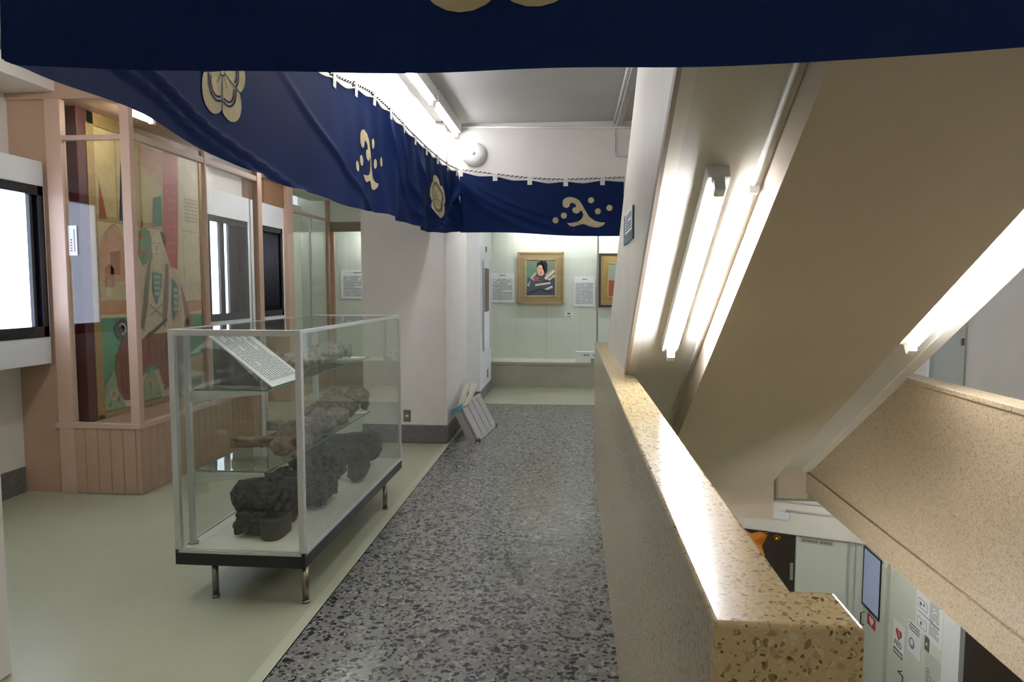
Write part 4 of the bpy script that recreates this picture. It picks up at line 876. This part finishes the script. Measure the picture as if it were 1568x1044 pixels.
def arm(b):         # bracket arm with a rounded down-turned nose
    pts = [(-0.20, 0.15), (-0.12, 0.225), (0.12, 0.235), (0.17, 0.2), (0.18, 0.09), (0.15, 0.02), (0.10, 0.0), (0.06, 0.03), (0.06, 0.12), (-0.02, 0.15), (-0.1, 0.12), (-0.12, 0.0), (-0.2, 0.0)]
    b.prism([(p[0], p[1]) for p in pts], 'y', -0.055, 0.055)
carve('bracket_arm', 'dark wooden bracket arm with rounded nose, nearer of the two on the case floor', 'wood carving', (-1.53, 4.46, DZ), arm, M_wooddark, 0.006, 0.008, 0.003, rotz=R(-4))
def arm2(b):
    pts = [(-0.20, 0.10), (-0.19, 0.20), (0.2, 0.245), (0.25, 0.21), (0.25, 0.10), (0.22, 0.05), (0.17, 0.04), (0.13, 0.08), (0.12, 0.15), (-0.1, 0.14), (-0.13, 0.0), (-0.2, 0.0)]
    b.prism(pts, 'y', -0.05, 0.05)
carve('bracket_arm', 'dark wooden bracket arm with rounded nose, far end of the case floor', 'wood carving', (-1.63, 4.86, DZ), arm2, M_wooddark, 0.006, 0.008, 0.003, rotz=R(-4))
Z2 = 0.632; Z1 = 1.045
def frag(b, L=0.26, seed=0):   # weathered head with a long square tenon to the left
    r = random.Random(seed)
    b.box(-L, 0.02, -0.03, 0.03, 0.03, 0.075); b.blob((0.07, 0.02, 0.065), (0.10, 0.12, 0.06)); b.blob((0.04, -0.1, 0.05), (0.07, 0.07, 0.05))
    b.blob((0.14, 0.12, 0.09), (0.06, 0.1, 0.05))
    for k in range(7): b.blob((0.02+0.16*r.random(), -0.12+0.3*r.random(), 0.06+0.07*r.random()), (0.035, 0.045, 0.03))
carve('weathered_carving', 'weathered brown carving with long tenon pointing left, front of middle glass shelf', 'wood carving', (-1.63, 3.72, Z2), lambda b: frag(b, 0.26, 1), M_woodgrey, 0.006, 0.012, 0.007, rotz=R(10))
carve('weathered_carving', 'darker carving with blunt tenon, second from the front on middle glass shelf', 'wood carving', (-1.645, 4.16, Z2), lambda b: frag(b, 0.25, 2), M_woodgrey2, 0.006, 0.012, 0.007, rotz=R(3))
def frag2(b):
    b.blob((0, 0.02, 0.07), (0.12, 0.2, 0.07)); b.blob((0.08, 0.15, 0.12), (0.06, 0.1, 0.05)); b.blob((-0.06, 0.1, 0.12), (0.05, 0.12, 0.04)); b.blob((0.1, 0.26, 0.1), (0.03, 0.03, 0.08)); b.blob((-0.02, -0.18, 0.06), (0.1, 0.1, 0.05))
carve('weathered_carving', 'tall reddish brown carved fragment on the far part of the middle glass shelf', 'wood carving', (-1.62, 4.62, Z2), frag2, M_woodgrey, 0.006, 0.04, 0.016, rotz=R(-4))
def frag3(b):
    b.blob((0, 0, 0.045), (0.12, 0.17, 0.045)); b.blob((0.05, 0.1, 0.06), (0.06, 0.1, 0.04)); b.blob((-0.06, -0.08, 0.05), (0.07, 0.08, 0.04)); b.tube([(-0.1, -0.2, 0.03), (0.05, 0.0, 0.07), (0.1, 0.2, 0.04)], 0.022, 8)
carve('weathered_carving', 'low grey brown carving on the front of the top glass shelf behind the text board', 'wood carving', (-1.66, 4.02, Z1), frag3, M_woodgrey2, 0.006, 0.03, 0.012)
def frag4(b):
    b.blob((0, 0, 0.05), (0.11, 0.18, 0.05)); b.box(-0.03, 0.12, 0.08, 0.2, 0.02, 0.085); b.blob((0.0, -0.1, 0.06), (0.08, 0.09, 0.04))
carve('weathered_carving', 'flat topped grey carving at the far end of the top glass shelf', 'wood carving', (-1.68, 4.6, Z1), frag4, M_woodgrey2, 0.006, 0.03, 0.012)
def card(label, x, y, z, w=0.1, d=0.07):
    o = box('caption_card', M_paper, (x-w/2, x+w/2, y-d/2, y+d/2, z, z+0.004)); tag(o, label, 'card'); return o
card('white caption card on the far end of the top glass shelf', -1.57, 4.92, Z1, 0.12, 0.1)
card('white caption card on the far end of the middle glass shelf', -1.57, 4.95, Z2, 0.12, 0.08)
# explanatory board, leaning with its foot on the right edge of the top shelf
t = thing('text_board', 'tilted white text board standing on the top shelf at the front of the case', 'board', (-1.55, 3.5, Z1))
A = Vector((-1.515, 3.37, Z1+0.002)); Bv = Vector((-1.515, 3.80, Z1+0.002)); Cc = Vector((-1.87, 3.33, 1.325))
uu = (Bv-A); vv = (Cc-A); vv = vv - uu.normalized()*vv.dot(uu.normalized())
slab('board', M_paper, A, uu, vv, uu.length-0.02, vv.length, 0.006, t, 0.001)
tl = dashes(vv.length, uu.length-0.02, 13, rn, ch=0.3, margin=0.08)
nn = uu.normalized().cross(vv.normalized())
# lines of print run up the slope
flat('printed_text', [[(uu.length-0.02-q[1], q[0]) for q in p] for p in tl], M_ink, A, uu, vv, 0.0063, t)
B().prism([(-1.60, Z1), (-1.86, Z1), (-1.86, 1.305)], 'y', 3.44, 3.443).build('support', M_glass, t)

# ================================================================== FOLDED STEP STOOL leaning on the pillar
t = thing('step_stool', 'folded aluminium step stool with blue hinges leaning against the pillar foot', 'step stool', (-0.95, 7.2, 0))
ang = math.atan2(0.36, 0.19)
a0 = Vector((-0.925, 6.86, 0.004)); e_y = Vector((0.09, 0.9, 0)).normalized(); e_up = Vector((-0.19, 0.02, 0.36)).normalized(); e_n = e_y.cross(e_up)*1.0
if e_n.x < 0: e_n = -e_n
mt = Matrix((e_y, e_up, e_n)).transposed().to_4x4(); mt.translation = a0
LW, LH = 0.86, 0.40
for k in range(4): B().box(0.02+0.212*k, 0.02+0.212*k+0.19, 0.01, LH, -0.022, 0.0, mt).build('tread', M_ladder, t, 0.004)
B().box(0.0, LW, 0.0, 0.03, -0.03, 0.006, mt).build('rail', M_ladder, t, 0.004)
B().box(0.0, LW, LH-0.01, LH+0.012, -0.05, 0.004, mt).build('rail', M_ladderc, t, 0.004)
B().box(0.0, 0.03, 0.02, LH, -0.10, -0.03, mt).build('side_plate', M_ladder, t, 0.004)
B().box(LW-0.03, LW, 0.02, LH, -0.10, -0.03, mt).build('side_plate', M_ladder, t, 0.004)
B().box(-0.012, 0.05, LH-0.03, LH+0.016, -0.12, 0.01, mt).build('hinge', M_blueh, t, 0.004)
B().box(0.20, 0.27, LH-0.0, LH+0.018, -0.07, -0.03, mt).build('hinge', M_blueh, t, 0.004)
q = [Vector(p) for p in ((-1.175, 6.95, 0.279), (-1.03, 6.95, 0.366), (-1.06, 7.75, 0.445), (-1.195, 7.75, 0.478))]
for a_, b_ in ((0.0, 0.42), (0.55, 0.97)):
    c4 = [q[0].lerp(q[1], a_), q[0].lerp(q[1], b_), q[3].lerp(q[2], b_), q[3].lerp(q[2], a_)]
    bb = B(); vs = [bb.bm.verts.new(p+Vector((0, 0, dz))) for dz in (0, 0.018) for p in c4]
    for f in ((0,3,2,1),(4,5,6,7),(0,1,5,4),(1,2,6,5),(2,3,7,6),(3,0,4,7)): bb.bm.faces.new([vs[i] for i in f])
    bb.build('folded_leg', M_ladderc, t, 0.003)
for u_ in (0.0, LW-0.05): B().box(u_, u_+0.05, -0.003, 0.03, -0.035, 0.012, mt).build('foot', mat('blue black rubber', (40, 60, 76), 0.6), t, 0.003)

# ================================================================== LOWER HALL things
WX = 3.3
def onwall(y, z): return (WX-0.001, y, z)      # faces -x, reading direction -y
t = thing('wall_monitor', 'black-framed pale blue screen on the lower hall wall', 'monitor', onwall(7.6, -1.65))
slab('housing', M_black, (WX-0.012, 7.87, -1.98), XR, ZU, 0.44, 0.67, 0.015, t, 0.003)
slab('screen', M_screen, (WX-0.027, 7.825, -1.94), XR, ZU, 0.385, 0.615, 0.002, t)
t = thing('notice', 'red sign with a white heart below the lower hall screen', 'sign', onwall(7.63, -2.0))
slab('sheet', M_paper, (WX-0.012, 7.735, -2.14), XR, ZU, 0.23, 0.17, 0.003, t)
slab('red_field', M_red, (WX-0.015, 7.725, -2.135), XR, ZU, 0.21, 0.13, 0.001, t)
def heart(cx, cy, s): return [(cx+s*0.0625*16*math.sin(a)**3, cy+s*0.0625*(13*math.cos(a)-5*math.cos(2*a)-2*math.cos(3*a)-math.cos(4*a))) for a in [2*math.pi*k/28 for k in range(28)]]
flat('heart', [heart(0.115, 0.075, 0.055)], M_paper, (WX-0.0161, 7.735, -2.14), XR, ZU, 0.0, t)
text('lettering', 'AED', 0.035, M_red, (WX-0.015, 7.70, -2.0), XR, ZU, t, 0.0005)
t = thing('notice', 'white AED poster with a red heart on the lower hall wall', 'sign', onwall(7.0, -1.95))
slab('sheet', M_paper, (WX, 7.14, -2.14), XR, ZU, 0.235, 0.35, 0.004, t)
flat('heart', [heart(0.12, 0.235, 0.065)], M_red, (WX-0.0041, 7.14, -2.14), XR, ZU, 0.0, t)
flat('heart_flash', [[(0.13,0.27),(0.15,0.235),(0.135,0.235),(0.145,0.2),(0.115,0.245),(0.13,0.245)]], M_paper, (WX-0.0048, 7.14, -2.14), XR, ZU, 0.0003, t)
text('lettering', 'AED', 0.085, M_black, (WX-0.004, 7.115, -2.04), XR, ZU, t, 0.0005)
flat('print_box', [rect(0.02, 0.01, 0.215, 0.07)], M_black, (WX-0.0041, 7.14, -2.14), XR, ZU, 0.0, t)
flat('printed_text', [rect(0.035+0.022*k, 0.025, 0.05+0.022*k, 0.055) for k in range(8)], M_paper, (WX-0.0048, 7.14, -2.14), XR, ZU, 0.0003, t)
t = thing('notice', 'white poster with a round blue-grey emblem on the lower hall wall', 'sign', onwall(6.7, -1.8))
slab('sheet', M_paper, (WX, 6.84, -1.96), XR, ZU, 0.25, 0.31, 0.004, t)
flat('round_emblem', [circ(0.08, 0.10, 0.055, 24)], mat('blue grey print', (112, 134, 166), 0.6), (WX-0.0041, 6.84, -1.96), XR, ZU, 0.0, t)
flat('emblem_detail', [circ(0.08, 0.11, 0.03, 16), rect(0.17, 0.05, 0.2, 0.12), rect(0.21, 0.05, 0.24, 0.12)], M_paper, (WX-0.0048, 6.84, -1.96), XR, ZU, 0.0003, t)
flat('printed_text', dashes(0.25, 0.1, 3, rn), M_ink, (WX-0.0041, 6.84, -1.75), XR, ZU, 0.0, t)
t = thing('notice', 'large white diagram notice with pink edge on the lower hall wall', 'sign', onwall(6.4, -1.4))
slab('sheet', M_paper, (WX, 6.70, -1.66), XR, ZU, 0.49, 0.42, 0.006, t)
flat('printed_text', dashes(0.2, 0.38, 15, rn, ch=0.4), M_ink, (WX-0.0062, 6.47, -1.64), XR, ZU, 0.0, t)
flat('diagram', [rect(0.03, 0.30, 0.2, 0.305), rect(0.03, 0.22, 0.2, 0.225), rect(0.03, 0.22, 0.035, 0.305), rect(0.195, 0.22, 0.2, 0.305), circ(0.08, 0.26, 0.02, 10), circ(0.14, 0.27, 0.015, 10),
      rect(0.03, 0.12, 0.2, 0.125), rect(0.03, 0.04, 0.2, 0.045), rect(0.03, 0.04, 0.035, 0.125), rect(0.195, 0.04, 0.2, 0.125), circ(0.1, 0.08, 0.018, 10), rect(0.03, 0.38, 0.40, 0.395), rect(0.03, 0.175, 0.42, 0.182)], M_ink, (WX-0.0062, 6.70, -1.66), XR, ZU, 0.0, t)
flat('pink_edge', [rect(0.475, 0, 0.49, 0.42)], mat('pink print', (200, 140, 148), 0.6), (WX-0.0062, 6.70, -1.66), XR, ZU, 0.0, t)
t = thing('switch_plate', 'grey switch plate under the diagram notice in the lower hall', 'switch', onwall(6.47, -1.7))
slab('plate', M_switch, (WX, 6.52, -1.785), XR, ZU, 0.075, 0.135, 0.008, t, 0.002)
slab('rocker', M_paper, (WX-0.008, 6.49, -1.735), XR, ZU, 0.02, 0.025, 0.002, t)
t = thing('notice', 'grey lined sheet lowest on the lower hall wall below the switch', 'sign', onwall(6.3, -2.0))
slab('sheet', mat('grey sheet', (196, 196, 192), 0.5), (WX, 6.50, -2.3), XR, ZU, 0.30, 0.52, 0.003, t)
flat('printed_text', dashes(0.3, 0.4, 12, rn, ch=0.35, cw=0.06), M_ink, (WX-0.0031, 6.50, -2.3), XR, ZU, 0.0, t)
t = thing('door_5', '', '', onwall(7.15, LOW)); t['kind'] = 'structure'; del t['label']; del t['category']
slab('door_leaf', M_lowwall, (WX, 7.84, LOW), XR, ZU, 0.56, 2.05, 0.012, t)
slab('door_stile', M_plasticg, (WX, 7.285, LOW), XR, ZU, 0.03, 2.6, 0.03, t)
B().tube([(WX-0.012, 7.95-0.14, -2.05), (WX-0.05, 7.95-0.14, -2.06), (WX-0.05, 7.95-0.14, -2.19), (WX-0.012, 7.95-0.14, -2.2)], 0.007, 8).build('door_handle', M_black, t)
t = thing('door_latch', 'black lever latch on the lower hall wall panel', 'latch', onwall(6.88, -2.3))
B().tube([(WX, 6.93, -2.24), (WX-0.04, 6.93, -2.24), (WX-0.04, 6.83, -2.24), (WX-0.04, 6.83, -2.34), (WX, 6.83, -2.34)], 0.006, 8).build('lever', M_black, t)
sbox('trim_7', M_white2, WX-0.06, WX, 5.86, 6.12, LOW, -0.2)
sbox('door_6', M_darkbrown, WX-0.02, WX+0.01, 4.6, 5.86, LOW, -0.9)
# back wall of the lower hall: dark door, sign, white door
ub = Vector((1, -0.34, 0)).normalized()
def bw(x, z, off=0.0): return Vector((x, bk(x), z)) - Vector((0.34, 1, 0)).normalized()*off
t = thing('door_7', '', '', tuple(bw(2.3, LOW))); t['kind'] = 'structure'; del t['label']; del t['category']
slab('door_leaf', M_darkbrown, bw(1.2, LOW), ub, ZU, (2.61-1.2)*1.056, 2.1, 0.03, t)
slab('door_handle', M_alu, bw(2.56, -1.82, 0.03), ub, ZU, 0.035, 0.2, 0.02, t, 0.003)
t = thing('door_8', '', '', tuple(bw(2.9, LOW))); t['kind'] = 'structure'; del t['label']; del t['category']
slab('door_leaf', M_lowwall, bw(2.62, LOW), ub, ZU, 0.53, 2.1, 0.02, t)
slab('door_stile', M_plasticg, bw(3.125, LOW), ub, ZU, 0.012, 2.13, 0.03, t)
slab('door_stile', M_plasticg, bw(3.185, LOW), ub, ZU, 0.012, 2.13, 0.03, t)
t = thing('door_sign', 'narrow beige lettered sign strip above the white door in the lower hall', 'sign', tuple(bw(2.8, -1.33, 0.03)))
slab('plate', mat('beige plate', (186, 178, 160), 0.5), bw(2.645, -1.36, 0.02), ub, ZU, 0.36, 0.055, 0.012, t)
flat('lettering', [rect(0.03+0.021*k, 0.013, 0.043+0.021*k, 0.042) for k in range(15) if k != 8], M_ink, bw(2.645, -1.36, 0.0325), ub, ZU, 0.0, t)
t = thing('wall_emblem', 'orange flame-tailed emblem on the dark door of the lower hall', 'decoration', tuple(bw(2.2, -1.4, 0.03)))
fl = [(0.0,0.3),(0.10,0.30),(0.2,0.26),(0.3,0.30),(0.38,0.27),(0.30,0.22),(0.24,0.20),(0.32,0.12),(0.36,0.0),(0.26,0.09),(0.14,0.16),(0.08,0.06),(0.02,0.14),(-0.1,0.1),(-0.05,0.22)]
flat('flame_shape', [fl], M_orange, bw(1.96, -1.595, 0.031), ub, ZU, 0.0, t, 0.004)
for k, (x, z, r) in enumerate(((2.30, -1.30, 0.022), (2.415, -1.345, 0.034))):
    t = thing('door_lamp', ('small copper ball on the dark lower door beside the orange emblem', 'larger golden ball on the dark lower door, right of the copper one')[k], 'ornament', tuple(bw(x, z, 0.03)))
    B().blob(bw(x, z, 0.03+r*0.8), (r, r, r)).build('globe', M_brass, t, 0, True)
    B().lathe([(r*1.3, 0), (r*1.3, 0.006), (0.0, 0.008)], bw(x, z, 0.03), tuple(-Vector((0.34, 1, 0)).normalized()), 20).build('collar', M_brass, t)
for k, (x0, x1, z) in enumerate(((2.25, 3.2, -0.88), (2.5, 3.2, -0.985))):
    o = B().tube([bw(x0, z, 0.112), bw(x1, z+0.03*0, 0.112)], 0.012).build('conduit', M_plasticg); tag(o, ('upper thin conduit across the white beam of the lower hall', 'lower thin conduit across the white beam of the lower hall')[k], 'conduit')
o = slab('cable_box', M_white2, bw(2.2, -1.09, 0.1), ub, ZU, 0.36, 0.09, 0.04, None, 0.006); tag(o, 'white rounded cable box on the lower hall beam', 'cable box')
# door on the wall across the stairwell, this storey
t = thing('door_9', '', '', (WX, 6.2, 0.2)); t['kind'] = 'structure'; del t['label']; del t['category']
slab('door_leaf', mat('grey green door', (176, 180, 172), 0.4), (WX, 6.62, 0.2), XR, ZU, 0.53, 2.1, 0.015, t)
slab('door_frame', M_white2, (WX, 6.68, 0.2), XR, ZU, 0.06, 2.16, 0.03, t)
slab('door_handle', M_switch, (WX-0.015, 6.12, 1.08), XR, ZU, 0.02, 0.06, 0.02, t)

reparent_all()
